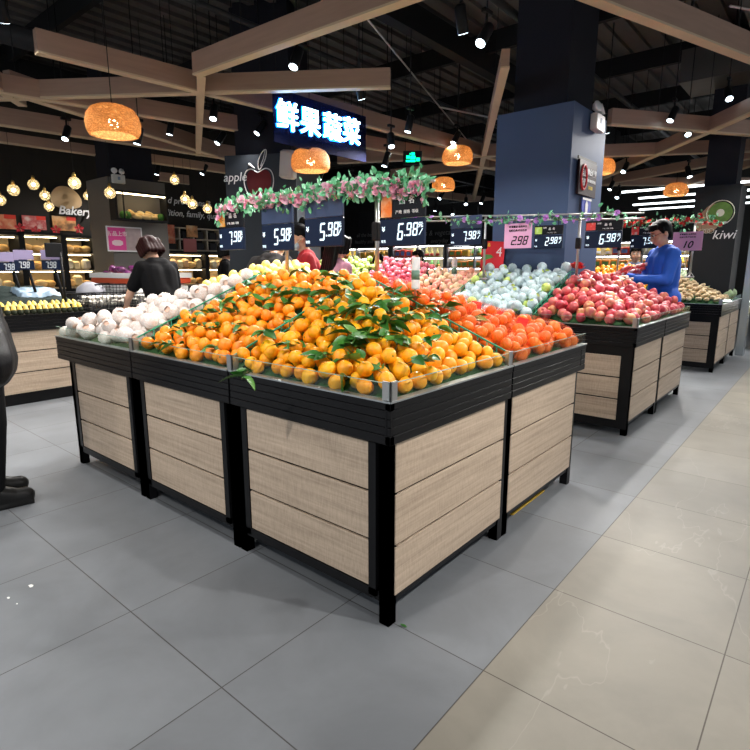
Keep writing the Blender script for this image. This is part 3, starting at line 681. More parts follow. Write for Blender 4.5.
for px, py, ll in ((344, 374, 'large single dark green leaf hanging over the glass of the front corner stand'), (246, 369, 'bunch of bright green leaves at the bracket between the two mandarin stands')):
    f_ = YA - .016; d_ = Vector((-SY * CP * 540 + CY * (px - 375) + SY * SP * (py - 375), CY * CP * 540 + SY * (px - 375) - CY * SP * (py - 375), -SP * 540 - CP * (py - 375))); p = CAM + d_ * (f_ / d_.y)
    t = thing('leafy_twig', ll, 'twig', (p.x, p.y, p.z), R(40), 'leafy twigs among the mandarins')
    k_ = 1 if 'single' in ll else 4
    MB().tube([(0, 0, 0), (.012, 0, -.01)], .002, 5).build('stem', TWIG, t)
    for k in range(k_):
        lo = link('leaf', LV[0 if k_ == 1 else k % 4], t, (0, 0, 0)); s = 1.35 if k_ == 1 else .9
        lo.scale = (s, s * 1.5 if k_ == 1 else s, s); lo.rotation_euler = (R(-70) + k * .2, R(60 - 18 * k), R(120 + 25 * k))

# net bags of mandarins on the right rear stand
RB = .034
SBg = heap(XA - .9, YA + .91, XA + .006, YA + 1.81, hA, RB, 1.15, 5)
mpx, apx = visible(SBg)
cents = [(-1.22, 2.45), (-1.24, 2.72), (-1.24, 2.98), (-1.48, 2.44), (-1.5, 2.7), (-1.5, 2.98), (-1.74, 2.46), (-1.76, 2.73), (-1.78, 3.0), (-1.95, 2.55), (-1.95, 2.9)]
names = ['net bag of deep orange mandarins at the glass, beside the divider', 'net bag of deep orange mandarins at the middle of the glass edge', 'net bag of deep orange mandarins at the rear end of the glass edge',
         'net bag of mandarins against the green divider, second from the glass', 'net bag of mandarins in the middle of the bagged heap', 'net bag of mandarins second from the glass at the rear end',
         'net bag of mandarins against the divider high on the heap', 'net bag of mandarins with a red tag high in the middle of the heap', 'net bag of mandarins high on the heap at the rear end',
         'net bag of mandarins at the ridge near the leafy mandarins', 'net bag of mandarins at the ridge in front of the foam wrapped pears']
TAGR = mat('red paper tag', (.75, .02, .015), .5)
for bi, (cx, cy) in enumerate(cents):
    mem = [i for i in range(len(SBg)) if min(range(len(cents)), key=lambda k: (cents[k][0] - SBg[i][0]) ** 2 + (cents[k][1] - SBg[i][1]) ** 2) == bi]
    cz = sum(SBg[i][2] for i in mem) / len(mem); t = thing('net_bag_of_mandarins', names[bi], 'net bag', (cx, cy, cz), 0, 'net bags of mandarins'); bm = bmesh.new()
    for i in mem:
        x, y, z, r = SBg[i]
        for _k in range(26):
            v = Vector((rg.gauss(0, 1), rg.gauss(0, 1), rg.gauss(0, 1))).normalized() * (r + .004); bm.verts.new((x - cx + v.x, y - cy + v.y, z - cz + v.z))
        if apx[i] < .5: continue
        o = link('mandarin', rg.choice(mandr), t, (x - cx, y - cy, z - cz)); o.scale = (r, r, r); o.rotation_euler = rrot(rg)
    bmesh.ops.convex_hull(bm, input=bm.verts); me = bpy.data.meshes.new('net')
    for v in [v for v in bm.verts if not v.link_faces]: bm.verts.remove(v)
    bm.to_mesh(me); bm.free(); me.materials.append(REDNET)
    for p_ in me.polygons: p_.use_smooth = True
    link('net', me, t)
    if bi in (1, 4, 5, 7, 8, 10):
        zz = top_at(SBg, cx, cy) - cz + .012; tg = MB(); tg.box(-.028, -.0015, 0, .028, .0015, .045); tg.tube([(0, 0, 0), (.01, .0, -.02)], .006, 5)
        o = tg.build('red_tag', TAGR, t, (rg.uniform(-.04, .04), rg.uniform(-.04, .04), zz)); o.rotation_euler = (R(-35), R(12), R(30 + rg.uniform(-30, 30))); o['label'] = 'red paper tag'

# apples and others
STEM = mat('brown stem', (.06, .035, .02), .8)
sm_ = MB(); sm_.tube([(0, 0, 0), (.02, 0, .12), (.06, 0, .22)], .03, 5); stem_me = sm_.data('stem', STEM)
APPLE = ramp_mat('red pink apple skin', [(0, (.42, .012, .03)), (.35, (.58, .05, .08)), (.62, (.70, .16, .15)), (.85, (.78, .36, .16)), (1, (.76, .55, .20))], 1.2, .4, rnd_w=.6, stretch=(1, 1, .35))
PINKA = ramp_mat('pink apple skin', [(0, (.62, .06, .12)), (.6, (.74, .16, .22)), (1, (.8, .42, .34))], 1.5, .45, rnd_w=.6)
GREENA = ramp_mat('green apple skin', [(0, (.42, .62, .12)), (.6, (.58, .75, .22)), (1, (.80, .80, .35))], 1.5, .42, rnd_w=.6)
PEACH = ramp_mat('peach skin', [(0, (.75, .22, .2)), (.5, (.85, .5, .35)), (1, (.9, .72, .4))], 1.5, .6, rnd_w=.6)
POT = ramp_mat('potato skin', [(0, (.48, .33, .17)), (.5, (.62, .46, .27)), (1, (.75, .62, .4))], 2, .8, rnd_w=.6)
YPEAR = ramp_mat('yellow pear skin', [(0, (.70, .46, .08)), (.5, (.80, .60, .16)), (1, (.84, .72, .30))], 2, .5, rnd_w=.5)
GMEL = ramp_mat('bright green pear skin', [(0, (.5, .68, .12)), (1, (.68, .78, .25))], 2, .4)
apple_p = [(1e-5, -.62), (.2, -.72), (.45, -.78), (.7, -.62), (.9, -.25), (1, .12), (.97, .42), (.8, .72), (.52, .86), (.28, .82), (.1, .66), (1e-5, .58)]
apple = [fruit_mesh('apple', apple_p, APPLE, 18, .05, k) for k in range(3)]
applep = [fruit_mesh('apple', apple_p, PINKA, 14, .05, k) for k in range(2)]
appleg = [fruit_mesh('apple', apple_p, GREENA, 14, .05, k) for k in range(2)]
peach = [fruit_mesh('peach', sph_prof(1, .92, .12), PEACH, 14, .05, k) for k in range(2)]
potato = [fruit_mesh('potato', sph_prof(1, .75, 0), POT, 12, .25, k) for k in range(4)]
orange = [fruit_mesh('orange', sph_prof(1, .95, .05), MAND, 14, .02, 3)]
pear_p = [(1e-5, -.85), (.3, -.92), (.7, -.75), (.97, -.25), (.98, .15), (.78, .55), (.5, .88), (.28, 1.05), (.1, 1.02), (1e-5, .95)]
ypear = [fruit_mesh('pear', pear_p, YPEAR, 14, .05, k) for k in range(2)]
gpear = [fruit_mesh('pear', sph_prof(1, .95, .08), GMEL, 16, .04, 1)]
PKP = ramp_mat('pinkish pear skin', [(0, (.78, .45, .33)), (1, (.88, .68, .52))], 2, .5)
wpear = [fruit_mesh('pear', sph_prof(.94, .93, .1), PKP, 16, .04, k) for k in range(2)]
def sleeve(m, seed):
    """foam net sleeve: diamond pleats, frayed open mouth"""
    mb = MB(); vs = []; fs = []; n = 24; zs = [-.95, -.7, -.35, 0, .35, .68, .9, 1.04]
    for i, z in enumerate(zs):
        r0 = math.sqrt(max(.0, 1 - min(1, abs(z) / 1.02) ** 2)) * 1.03 + .04
        if i == len(zs) - 1: r0 = .42
        for k in range(n):
            a = 2 * PI * k / n; q = r0 * (1 + .035 * (1 if (k + i) % 2 else -1)) + (.05 * math.sin(k * 2.3 + seed) if i == len(zs) - 1 else 0)
            vs.append((q * math.cos(a), q * math.sin(a), z * 1.0 + (.06 * math.sin(k * 1.7 + seed) if i == len(zs) - 1 else 0)))
    for i in range(len(zs) - 1):
        for k in range(n): fs.append((i * n + k, i * n + (k + 1) % n, (i + 1) * n + (k + 1) % n, (i + 1) * n + k))
    mb.add(vs, fs, True); return mb.data('foam_sleeve', m)
SLW = [sleeve(FOAMW, k) for k in range(3)]; SLB = [sleeve(FOAMB, k) for k in range(3)]
def heap_objs(S, name, meshes, label_, cat, group, seed, child=None, minpx=.4, cap=300, tilt=None, scl=None, nearlab=None):
    a, b = visible(S); idx = sorted([i for i in range(len(S)) if b[i] > minpx], key=lambda i: -a[i])[:cap]; rg_ = random.Random(seed)
    for n_, i in enumerate(idx):
        ch = child(rg_, a[i]) if child else None; label = label_ + (('' if nearlab is None else nearlab(S[i])))
        spawn(S[i], name, meshes, label, cat, group, rg_, ch, tilt, scl)
    return len(idx)
lbl_st = lambda rg_, px: [('stem', stem_me, (0, 0, .56))] if px > 14 or rg_.random() < .2 else None
HR_ = heap(XB - .84, YB - .008, XB + .006, YB + 1.93, hB, .044, .9, 21)
S = heap(XB - 1.79, YB - .005, XB - .86, YB + .97, hB, .047, 1.0, 22)
a_, b_ = visible(S); rg_ = random.Random(5)
for i in range(len(S)):
    if b_[i] < .5: continue
    if rg_.random() < .09: spawn(S[i], 'pear', gpear, 'bright yellow green pear without a foam net, among the pale blue wrapped pears', 'pear', 'unwrapped pears in front of the slate blue column', rg_, None, near_up)
    else: spawn(S[i], 'pear', gpear, 'pear in a pale blue foam net in the heap below the slate blue column', 'pear', 'blue foam wrapped pears', rg_, [('foam_sleeve', rg_.choice(SLB), (0, 0, 0))], near_up)
S = heap(XB - 2.45, YB + .02, XB - 1.82, YB + .97, hB, .037, .8, 23)
heap_objs(S, 'peach', peach, 'pink yellow peach between the pink apples and the blue wrapped pears', 'peach', 'peaches on the apple island', 2)
HP_ = heap(XB - 3.25, YB + .1, XB - 2.47, YB + .99, hB, .038, .8, 24)
HG_ = heap(XB - 4.5, YB + .1, XB - 3.27, YB + .99, hB, .042, .8, 25)
ALL = [(q, 0) for q in HR_] + [(q, 1) for q in HP_] + [(q, 2) for q in HG_]; am, aa = visible([q for q, _ in ALL]); rg_ = random.Random(1)
order = sorted([i for i in range(len(ALL)) if aa[i] > .4], key=lambda i: -am[i]); rest_mb = MB(); ap_lo = [(a * 1.0, b) for a, b in apple_p[1:-1:2]]
AL = [('red apple in the big heap beside the man in blue', 'red apples of the apple island', apple), ('pink apple in the heap between the peaches and the green apples', 'pink apples behind the mandarins', applep), ('green apple in the heap seen past the price board pole', 'green apples behind the mandarins', appleg)]
for n_, i in enumerate(order):
    q, k = ALL[i]
    dd = min(q[1] - YB, XB - q[0]); zl = '' if k else ', against the glass' if dd < .1 else ', low on the slope' if dd < .35 else ', high on the heap'
    if n_ < 295: spawn(q, 'apple', AL[k][2], AL[k][0] + zl, 'apple', AL[k][1], rg_, lbl_st(rg_, am[i]) if k == 0 else None)
    else: rest_mb.cur = k; rest_mb.lathe([(a * q[3], b * q[3]) for a, b in ap_lo], 10, Matrix.Translation(q[:3]) @ rrot(rg_).to_matrix().to_4x4())
tag(rest_mb.build('apples', [APPLE, PINKA, GREENA]), 'the other small far apples of the pink and green heaps', 'apples', None, 'stuff')
def pot_t(rg_): return Euler((rg_.gauss(0, .3), rg_.gauss(0, .3), rg_.uniform(0, 6.28)))
S = heap(XC - .88, YC - .005, XC + .005, YC + 1.0, hC, .036, .8, 26)
heap_objs(S, 'potato', potato, 'pale brown potato in the heap below the kiwi column', 'potato', 'potatoes', 5, tilt=pot_t, scl=(1.15, .92, .85))
S = heap(XC - 1.82, YC + .1, XC - .92, YC + .9, lambda x, y: hC(x, y) + .09, .034, .6, 27)
heap_objs(S, 'orange', orange, 'small orange in the far heap behind the red apples', 'orange', 'oranges behind the red apples', 6)
CABB = ramp_mat('pale cabbage leaf', [(0, (.32, .5, .22)), (.5, (.55, .68, .42)), (1, (.78, .84, .68))], 3, .6)
def cabbage(seed):
    mb = MB(); mb.ball((0, 0, 0), .85, 14, 10)
    for k in range(7):
        a = k * 2.4 + seed; M = Matrix.Rotation(a, 4, 'Z') @ Matrix.Rotation(.45, 4, 'Y'); pr = []
        vs = []; fs = []
        for i in range(6):
            for j in range(6):
                u = (i / 5 - .5) * 1.5; v = (j / 5) * 1.7; rr = 1.0 - .05 * k / 7 + .06 * math.sin(u * 9 + k); vs.append(M @ Vector((rr * math.cos(u) * math.cos(v - .6), rr * math.sin(u), rr * math.sin(v - .6) * math.cos(u * .3))))
        for i in range(5):
            for j in range(5): q = i * 6 + j; fs.append((q, q + 6, q + 7, q + 1))
        mb.add(vs, fs, True)
    return mb.data('cabbage', CABB)
cab = [cabbage(k) for k in range(2)]
S = heap(XC - .88, YC + 1.02, XC + .005, YC + 1.78, hC, .06, .5, 28)
heap_objs(S, 'cabbage', cab, 'pale green cabbage past the potatoes', 'cabbage', 'cabbages past the potatoes', 7)
S = heap(XC - 2.7, YC + .1, XC - 1.83, YC + .9, lambda x, y: hC(x, y) + .03, .06, .5, 29)
heap_objs(S, 'cabbage', cab, 'pale cabbage in the far heap next to the small oranges', 'cabbage', 'cabbages behind the red apples', 8)
# pinkish pears in foam, front left, and yellow pears behind them
lb_ = mat('dark red fruit sticker', (.35, .01, .02), .5); stick = MB().poly([(.17 * math.cos(k * PI / 4), .13 * math.sin(k * PI / 4)) for k in range(8)], .02).data('sticker', lb_)
S = heap(XA - 2.86, YA - .008, XA - 1.82, YA + 1.0, hA, .043, 1.0, 31)
def wch(rg_, px):
    c = [('foam_sleeve', rg_.choice(SLW), (0, 0, 0))]
    if rg_.random() < .15: c.append(('sticker', stick, (.1, .05, .9)))
    return c
heap_objs(S, 'pear', wpear, 'pinkish pear in a white foam net left of the mandarins', 'pear', 'white foam wrapped pears', 9, wch, tilt=near_up, nearlab=lambda q: ', at the glass' if q[1] < YA + .1 else ', low' if q[1] < YA + .4 else ', high up')
S = heap(XA - 2.80, YA + .93, XA - 2.12, YA + 1.80, lambda x, y: min(1.11 + .15 * min(1, (y - YA - .98) / .5), .98 + .9 * (x - XA + 2.80)) - .05 * max(0, (x - XA + 2.4) / .3), .038, .9, 32)
ych = lambda rg_, px: [('foam_sleeve', rg_.choice(SLW), (0, 0, -.1))] if rg_.random() < .2 else None
heap_objs(S, 'pear', ypear, 'yellow pear in the rear heap behind the foam wrapped pinkish pears', 'pear', 'yellow pears behind the pinkish pears', 10, ych)
# ------------------------------------------------------------------ sight-line helpers (photo point to a plane in the store)
def sight(px, py):
    return Vector((-SY * CP * 540 + CY * (px - 375) + SY * SP * (py - 375), CY * CP * 540 + SY * (px - 375) - CY * SP * (py - 375), -SP * 540 - CP * (py - 375)))
def onY(px, py, Y): d = sight(px, py); return CAM + d * (Y / d.y)
def onX(px, py, X): d = sight(px, py); return CAM + d * (X / d.x)
def onZ(px, py, Z): d = sight(px, py); return CAM + d * ((Z - 1.31) / d.z)
def atD(px, py, D): return CAM + sight(px, py) * (D / 540)

# ------------------------------------------------------------------ price boards
PICS = {'orange': ramp_mat('picture of oranges', [(0, (.7, .04, .02)), (.5, (.85, .2, .02)), (1, (.9, .6, .35))], 14, .5, rnd_w=.1),
        'yellow': ramp_mat('picture of yellow fruit', [(0, (.8, .75, .7)), (.5, (.85, .4, .05)), (1, (.8, .25, .03))], 18, .5, rnd_w=.1),
        'green': ramp_mat('picture of green pears', [(0, (.75, .78, .7)), (.5, (.45, .65, .1)), (1, (.3, .5, .05))], 18, .5, rnd_w=.1),
        'red': ramp_mat('picture of red apples', [(0, (.75, .7, .65)), (.5, (.75, .06, .05)), (1, (.6, .02, .03))], 18, .5, rnd_w=.1)}
def price_board(label, loc, digits, w=.285, h=.165, pic=None, head='black', rz=0, group='electronic price boards', hh=.125, hang=.06):
    t = thing('price_board', label, 'price board', loc, rz, group)          # loc is the lower left front corner of the lcd panel
    MB().box(0, 0, 0, w, .022, h, bev=.004).build('lcd_panel', NAVY, t)
    MB().box(0, .002, h + .003, w, .02, h + .003 + hh, bev=.003).build('header_panel', HEADER if head == 'black' else HEADB, t)
    for hx in (.05, w - .05): MB().tube([(hx, .012, h + hh), (hx, .012, h + hh + hang)], .003, 5).build('hanger', BLACKM, t)
    m = MB(); seg_digits(m, digits[0], h * .62, h * .27, h * .07, w * .40, h * .21, -.0015); k = MB(); seg_digits(k, digits[1:], h * .48, h * .235, h * .062, w * .40 + h * .39, h * .35, -.0015)
    merge(m, k); m.build('price_digits', DIGIT, t)
    lettering('currency_sign', '¥', h * .24, DIGIT, t, (w * .09, -.002, h * .62), bold=.001)
    lettering('unit_text', '元', h * .21, DIGIT, t, (w * .93, -.002, h * .72), bold=.001); lettering('unit_text', '/', h * .3, DIGIT, t, (w * .915, -.002, h * .47), bold=.001, shear=.4)
    lettering('small_text', '零售', h * .12, DIGIT, t, (w * .09, -.002, h * .17))
    if head == 'black':
        lettering('header_text', '品  名', hh * .28, INKW, t, (w * .62, -.001, h + hh * .62), bold=.0008)
        lettering('header_text', '产地  规格  等级', hh * .15, INKW, t, (w * .62, -.001, h + hh * .22))
        lettering('header_text', '新鲜', hh * .2, INKW, t, (w * .38, -.001, h + hh * .75))
    if pic:
        q = MB(); q.box(.008, -.002, h + .01, w * .28, .002, h + hh - .012); q.build('fruit_picture', PICS[pic], t)
    return t
YR = 2.33
price_board('price board reading 7.98 with a small fruit picture, at the left garland end', (-3.41, YR, 1.435), '7.98', .28, .15, 'yellow')
price_board('price board reading 5.98, blank blue header, just left of the left garland pole', (-2.93, YR, 1.42), '5.98', .30, .165, None, 'blank')
price_board('price board reading 5.98, blank blue header, between the two garland poles', (-2.515, YR, 1.435), '5.98', .315, .165, None, 'blank')
price_board('price board reading 6.98 with an orange fruit picture, above the mandarins', (-1.92, YR, 1.425), '6.98', .29, .14, 'orange', hh=.14)
price_board('price board reading 7.98 behind the large one, left of the red poster', (-3.2, 5.06, 1.545), '7.98', .37, .17, None, 'blank', hang=.08)
price_board('price board reading 2.98 with a green fruit picture, before the slate column', (-2.25, 5.04, 1.49), '2.98', .275, .125, 'green', hh=.085, hang=.1)
price_board('price board reading 6.98 above the red apples, beside the slate blue column', (-1.77, 5.04, 1.485), '6.98', .315, .145, 'red', hh=.085, hang=.09)
price_board('price board half hidden behind the head of the man in blue', (-2.2, 8.02, 1.57), '7.98', .36, .17, 'red', hh=.13, hang=.08)
def paper(label, loc, w, h, digits, big):
    t = thing('price_sign', label, 'price sign', loc, 0, 'pink paper price signs'); MB().box(0, 0, 0, w, .006, h).build('paper', PINKP, t)
    if digits == '10': lettering('price_digits', '10', h * .52, INKK, t, (w * .5, -.002, h * .3), bold=.002, shear=.3)
    m = MB() ; digits = '' if digits == '10' else digits; seg_digits(m, digits, h * .36, h * .20, h * .05, w * .25, h * .13, -.002, .25); digits and m.build('price_digits', INKK, t)
    for k, s in enumerate(('鲜果蔬菜 会员特价', '新鲜优选 每日低价')): lettering('small_text', s, h * .095, INKK, t, (w * .5, -.002, h * (.86 - .15 * k)), bold=.0006)
    for hx in (.03, w - .03): MB().tube([(hx, .003, h), (hx, .003, h + .09)], .002, 4).build('hanger', BLACKM, t)
    return t
paper('pink paper price sign reading 2.98 in front of the slate blue column', (-2.56, 5.04, 1.50), .285, .235, '2.98', .1)
paper('pink paper price sign reading 10 behind the man in blue, below the red flowers', (-1.68, 8.02, 1.53), .34, .235, '10', .1)

# ------------------------------------------------------------------ rails with poles
def rail(label, x0, x1, y, z0, z1, poles, zb, two=None, r=.008):
    t = thing('price_rail', label, 'rail', (x0, y, zb), 0, 'rails above the produce')
    m = MB(); m.tube([(0, .012, z0 - zb), (x1 - x0, .012, z1 - zb)], r, 8)
    if two: m.tube([(0, .03, z0 - zb + two), (x1 - x0, .03, z1 - zb + two)], r, 8)
    m.build('crossbar', STEEL, t)
    for px_ in poles:
        zt = z0 + (z1 - z0) * (px_ - x0) / (x1 - x0); pm_ = MB(); pm_.tube([(px_ - x0, .03, 0), (px_ - x0, .03, zt - zb)], .0125, 10); pm_.build('pole', STEEL, t)
        cl = MB(); cl.box(px_ - x0 - .022, .005, (zt - zb) * .48, px_ - x0 + .022, .05, (zt - zb) * .48 + .10, bev=.005); cl.build('black_clamp', BLACKM, t)
        bs = MB(); bs.box(px_ - x0 - .05, .0, -.01, px_ - x0 + .05, .06, .01, bev=.004); bs.tube([(px_ - x0, .03, .07), (px_ - x0 - .05, .03, 0)], .005, 6); bs.tube([(px_ - x0, .03, .07), (px_ - x0 + .05, .03, 0)], .005, 6); bs.build('foot', STEEL, t)
    return t
rail('steel rail on two poles above the mandarins, wound with pink roses', -3.42, -1.58, YR, 1.735, 1.735, (-2.72, -1.965), 1.2)
rail('double steel rail with sparse greenery above the foam wrapped pears', -4.2, -1.3, 5.06, 1.89, 1.765, (-2.80, -1.84), 1.2, two=-.045)
rail('steel rail with red roses above the far produce', -2.7, -1.1, 8.04, 1.94, 1.86, (-2.35, -1.45), 1.2)

ROSEM = [ramp_mat('pink artificial rose', [(0, (.80, .28, .42)), (.5, (.90, .48, .62)), (1, (.95, .72, .80))], 40, .6, rnd_w=.75),
         mat('red artificial rose', (.7, .03, .03), .6, 0, .2, 30), mat('violet artificial flower', (.6, .28, .72), .6, 0, .2, 30)]
GARL = ramp_mat('artificial rose foliage', [(0, (.05, .24, .10)), (.5, (.12, .45, .22)), (1, (.38, .72, .48))], 30, .5, rnd_w=.0)
def rose_mesh(m, seed):
    mb = MB(); rg_ = random.Random(seed)
    for k in range(9):
        a = k * 2.4; tier = k // 3; rad = .42 + .28 * tier; tilt = .15 + .35 * tier; vs = []; fs = []
        for i in range(4):
            for j in range(4):
                u = (i / 3 - .5) * 1.9; v = j / 3; r_ = rad * (.35 + .65 * v ** .6) * (1 + tilt * v * .6); z = v * (1.25 - .28 * tier) + .1 * math.sin(u * 2 + k)
                if j == 3: r_ *= 1.08
                vs.append((r_ * math.cos(a + u), r_ * math.sin(a + u), z - .5))
        for i in range(3):
            for j in range(3): q = i * 4 + j; fs.append((q, q + 4, q + 5, q + 1))
        mb.add(vs, fs, True)
    mb.ball((0, 0, -.1), .32, 8, 6); return mb.data('rose', m)
ROSES = [[rose_mesh(m, k) for k in range(3)] for m in ROSEM]
def garland(label, path, rad, nl, nr, size, kind, seed, group='artificial flower garlands', leafs=1.0):
    rg_ = random.Random(seed); path = [Vector(p) for p in path]; t = thing('flower_garland', label, 'garland', path[0], 0, group); o = path[0]
    def at(u): f = u * (len(path) - 1); i = min(int(f), len(path) - 2); return path[i].lerp(path[i + 1], f - i)
    v = MB(); N_ = 60
    for s in range(2): v.tube([at(i / N_) - o + Vector((0, rad * .4 * math.cos(i * .9 + s * PI), rad * .4 * math.sin(i * .9 + s * PI))) for i in range(N_ + 1)], .003, 5)
    v.build('vine', TWIG, t); f = MB()
    for _ in range(nl):
        c = at(rg_.random()) - o + Vector((rg_.gauss(0, .015), rg_.gauss(0, rad * .55), rg_.gauss(0, rad * .62))); M = Matrix.Translation(c) @ rrot(rg_).to_matrix().to_4x4(); L_ = size * rg_.uniform(.8, 1.5) * leafs; W_ = L_ * .62
        f.add([M @ Vector(p) for p in ((0, 0, 0), (L_ * .35, -W_ / 2, .004), (L_ * .75, -W_ * .36, 0), (L_, 0, -.004), (L_ * .75, W_ * .36, 0), (L_ * .35, W_ / 2, .004), (L_ * .5, 0, -W_ * .12))], [(0, 1, 6), (1, 2, 6), (2, 3, 6), (3, 4, 6), (4, 5, 6), (5, 0, 6)], True)
    f.build('foliage', GARL, t)
    for k in range(nr):
        u = (k + rg_.uniform(.2, .8)) / nr; a = rg_.uniform(-2.6, 1.2); c = at(u) - o + Vector((rg_.gauss(0, .01), -abs(math.cos(a)) * rad * .75, math.sin(a) * rad * rg_.uniform(.4, 1.0)))
        r_ = link('rose', rg_.choice(ROSES[kind]), t, c); s = size * rg_.uniform(.42, .62); r_.scale = (s, s, s)
        r_.rotation_euler = (R(75 + rg_.uniform(-50, 40)), 0, rg_.uniform(-1.0, 1.2))
    return t
pts = [onY(x, y, YR) for x, y in ((218, 214), (240, 203), (262, 201), (285, 200), (305, 195), (325, 192), (345, 190), (362, 186), (378, 188), (395, 187), (412, 186), (427, 184))]
garland('thick garland of pink roses and green leaves wound along the rail above the mandarins', pts, .046, 1000, 88, .034, 0, 3)
t = garland('short sprig of pink flowers hanging beside the 6.98 price board', [onY(424, 197, YR), onY(423, 207, YR)], .012, 6, 1, .03, 0, 4)
pts = [onY(x, y, 5.03) for x, y in ((385, 222), (410, 220), (430, 217), (455, 220), (480, 222), (500, 218), (512, 219), (530, 222), (548, 216), (560, 219), (580, 219), (600, 214), (622, 213))]
garland('sparse green vine with small violet flowers along the double rail before the slate blue column', pts, .035, 150, 20, .034, 2, 5, leafs=1.15)
pts = [onY(x, y, 7.95) for x, y in ((622, 222), (640, 222), (660, 222), (680, 222), (700, 218), (722, 223))]
garland('garland of red roses on the far rail behind the man in blue', pts, .06, 210, 26, .042, 1, 6)
t = thing('rose_bunch', 'small bunch of red artificial roses standing between the pears and the red apples', 'flowers', (-1.95, 5.38, 1.27))
MB().tube([(0, 0, -.1), (0, 0, .02)], .006, 6).build('stem', TWIG, t)
for k in range(7): q = link('rose', ROSES[1][k % 3], t, (.05 * math.cos(k * 2.4) * (k > 0), .05 * math.sin(k * 2.4) * (k > 0), .05 + .012 * (k % 3))); q.scale = (.03,) * 3

# ------------------------------------------------------------------ neon sign
NEON = mat('lit white blue letter face', (.9, .97, 1), .4, emit=(.55, .86, 1), es=7)
NEONB = mat('lit blue letter halo edge', (.02, .2, .9), .4, emit=(.0, .22, 1), es=5)
def tint_panel():
    m = bpy.data.materials.new('dark tinted acrylic'); m.use_nodes = True; N = m.node_tree.nodes; L = m.node_tree.links; b = N['Principled BSDF']
    tr = N.new('ShaderNodeBsdfTransparent'); tr.inputs[0].default_value = (.55, .6, .8, 1); mx = N.new('ShaderNodeMixShader'); mx.inputs[0].default_value = .62
    b.inputs['Base Color'].default_value = (.004, .006, .035, 1); b.inputs['Roughness'].default_value = .7; b.inputs['Specular IOR Level'].default_value = .05
    L.new(tr.outputs[0], mx.inputs[1]); L.new(b.outputs[0], mx.inputs[2]); L.new(mx.outputs[0], N['Material Output'].inputs[0]); return m
XS = -4.5
s0 = onX(286, 117.5, XS); t = thing('lit_sign', 'sign of four glowing white blue Chinese characters hanging above the produce', 'sign', (XS, s0.y, 2.8), R(90))
for k, (ch, px, py) in enumerate(zip('鲜果蔬菜', (286, 309, 331, 350), (118.5, 124.5, 129.5, 133.5))):
    p = onX(px, py, XS); lettering('letter', ch, .30, NEON, t, (p.y - s0.y, -.03, p.z - 2.8), bold=.0025, extrude=.008)
    lettering('letter_halo_edge', ch, .30, NEONB, t, (p.y - s0.y, -.012, p.z - 2.8), bold=.0075, extrude=.006)  # blue letter rim widened and made to glow, standing in for the halo
a_ = onX(273, 96, XS); b_ = onX(366, 152, XS)
MB().box(a_.y - s0.y, 0, -.24, b_.y - s0.y, .012, .27).build('backing_panel', tint_panel(), t)
m = MB()
for yy in (a_.y - s0.y + .05, b_.y - s0.y - .05): m.tube([(yy, .006, .27), (yy, .006, 1.62)], .004, 5)
m.build('hanger_rod', BLACKM, t)

# ------------------------------------------------------------------ rattan lamps
def rattan_mat():
    m = bpy.data.materials.new('woven rattan'); m.use_nodes = True; nt = m.node_tree; N = nt.nodes; L = nt.links; b = N['Principled BSDF']
    tc = N.new('ShaderNodeTexCoord'); nz = N.new('ShaderNodeTexNoise'); nz.inputs['Scale'].default_value = 4; nz.inputs['Detail'].default_value = 4
    mp = N.new('ShaderNodeMapping'); mp.inputs['Scale'].default_value = (14, 14, 30); L.new(tc.outputs['Object'], mp.inputs[0]); L.new(mp.outputs[0], nz.inputs[0])
    cr = N.new('ShaderNodeValToRGB'); L.new(nz.outputs[0], cr.inputs[0]); cr.color_ramp.elements[0].position = .35; cr.color_ramp.elements[0].color = (.30, .13, .04, 1); cr.color_ramp.elements[1].position = .65; cr.color_ramp.elements[1].color = (.80, .50, .22, 1)
    L.new(cr.outputs[0], b.inputs['Base Color']); b.inputs['Roughness'].default_value = .6
    tl = N.new('ShaderNodeBsdfTranslucent'); L.new(cr.outputs[0], tl.inputs[0]); mx = N.new('ShaderNodeMixShader'); mx.inputs[0].default_value = .55
    L.new(b.outputs[0], mx.inputs[1]); L.new(tl.outputs[0], mx.inputs[2]); tt = N.new('ShaderNodeBsdfTransparent'); lt = N.new('ShaderNodeMath'); lt.operation = 'LESS_THAN'; lt.inputs[1].default_value = .40; L.new(nz.outputs[0], lt.inputs[0]); m2 = N.new('ShaderNodeMixShader'); L.new(lt.outputs[0], m2.inputs[0]); L.new(mx.outputs[0], m2.inputs[1]); L.new(tt.outputs[0], m2.inputs[2]); L.new(m2.outputs[0], N['Material Output'].inputs[0])
    bp = N.new('ShaderNodeBump'); bp.inputs['Strength'].default_value = .8; bp.inputs['Distance'].default_value = .01; L.new(nz.outputs[0], bp.inputs['Height']); L.new(bp.outputs[0], b.inputs['Normal'])
    return m
RATTAN = rattan_mat()
BULB = mat('lit lamp bulb', (1, .97, .9), .3, emit=(1, .86, .62), es=26)
CORD = mat('black cord', (.01, .01, .01), .6)
prof = [(.172, -.118), (.192, -.118), (.212, -.08), (.218, -.02), (.205, .04), (.17, .09), (.11, .118), (.02, .125), (.02, .118), (.105, .11), (.163, .083), (.197, .035), (.210, -.02), (.204, -.078), (.186, -.108), (.172, -.108), (.172, -.118)]
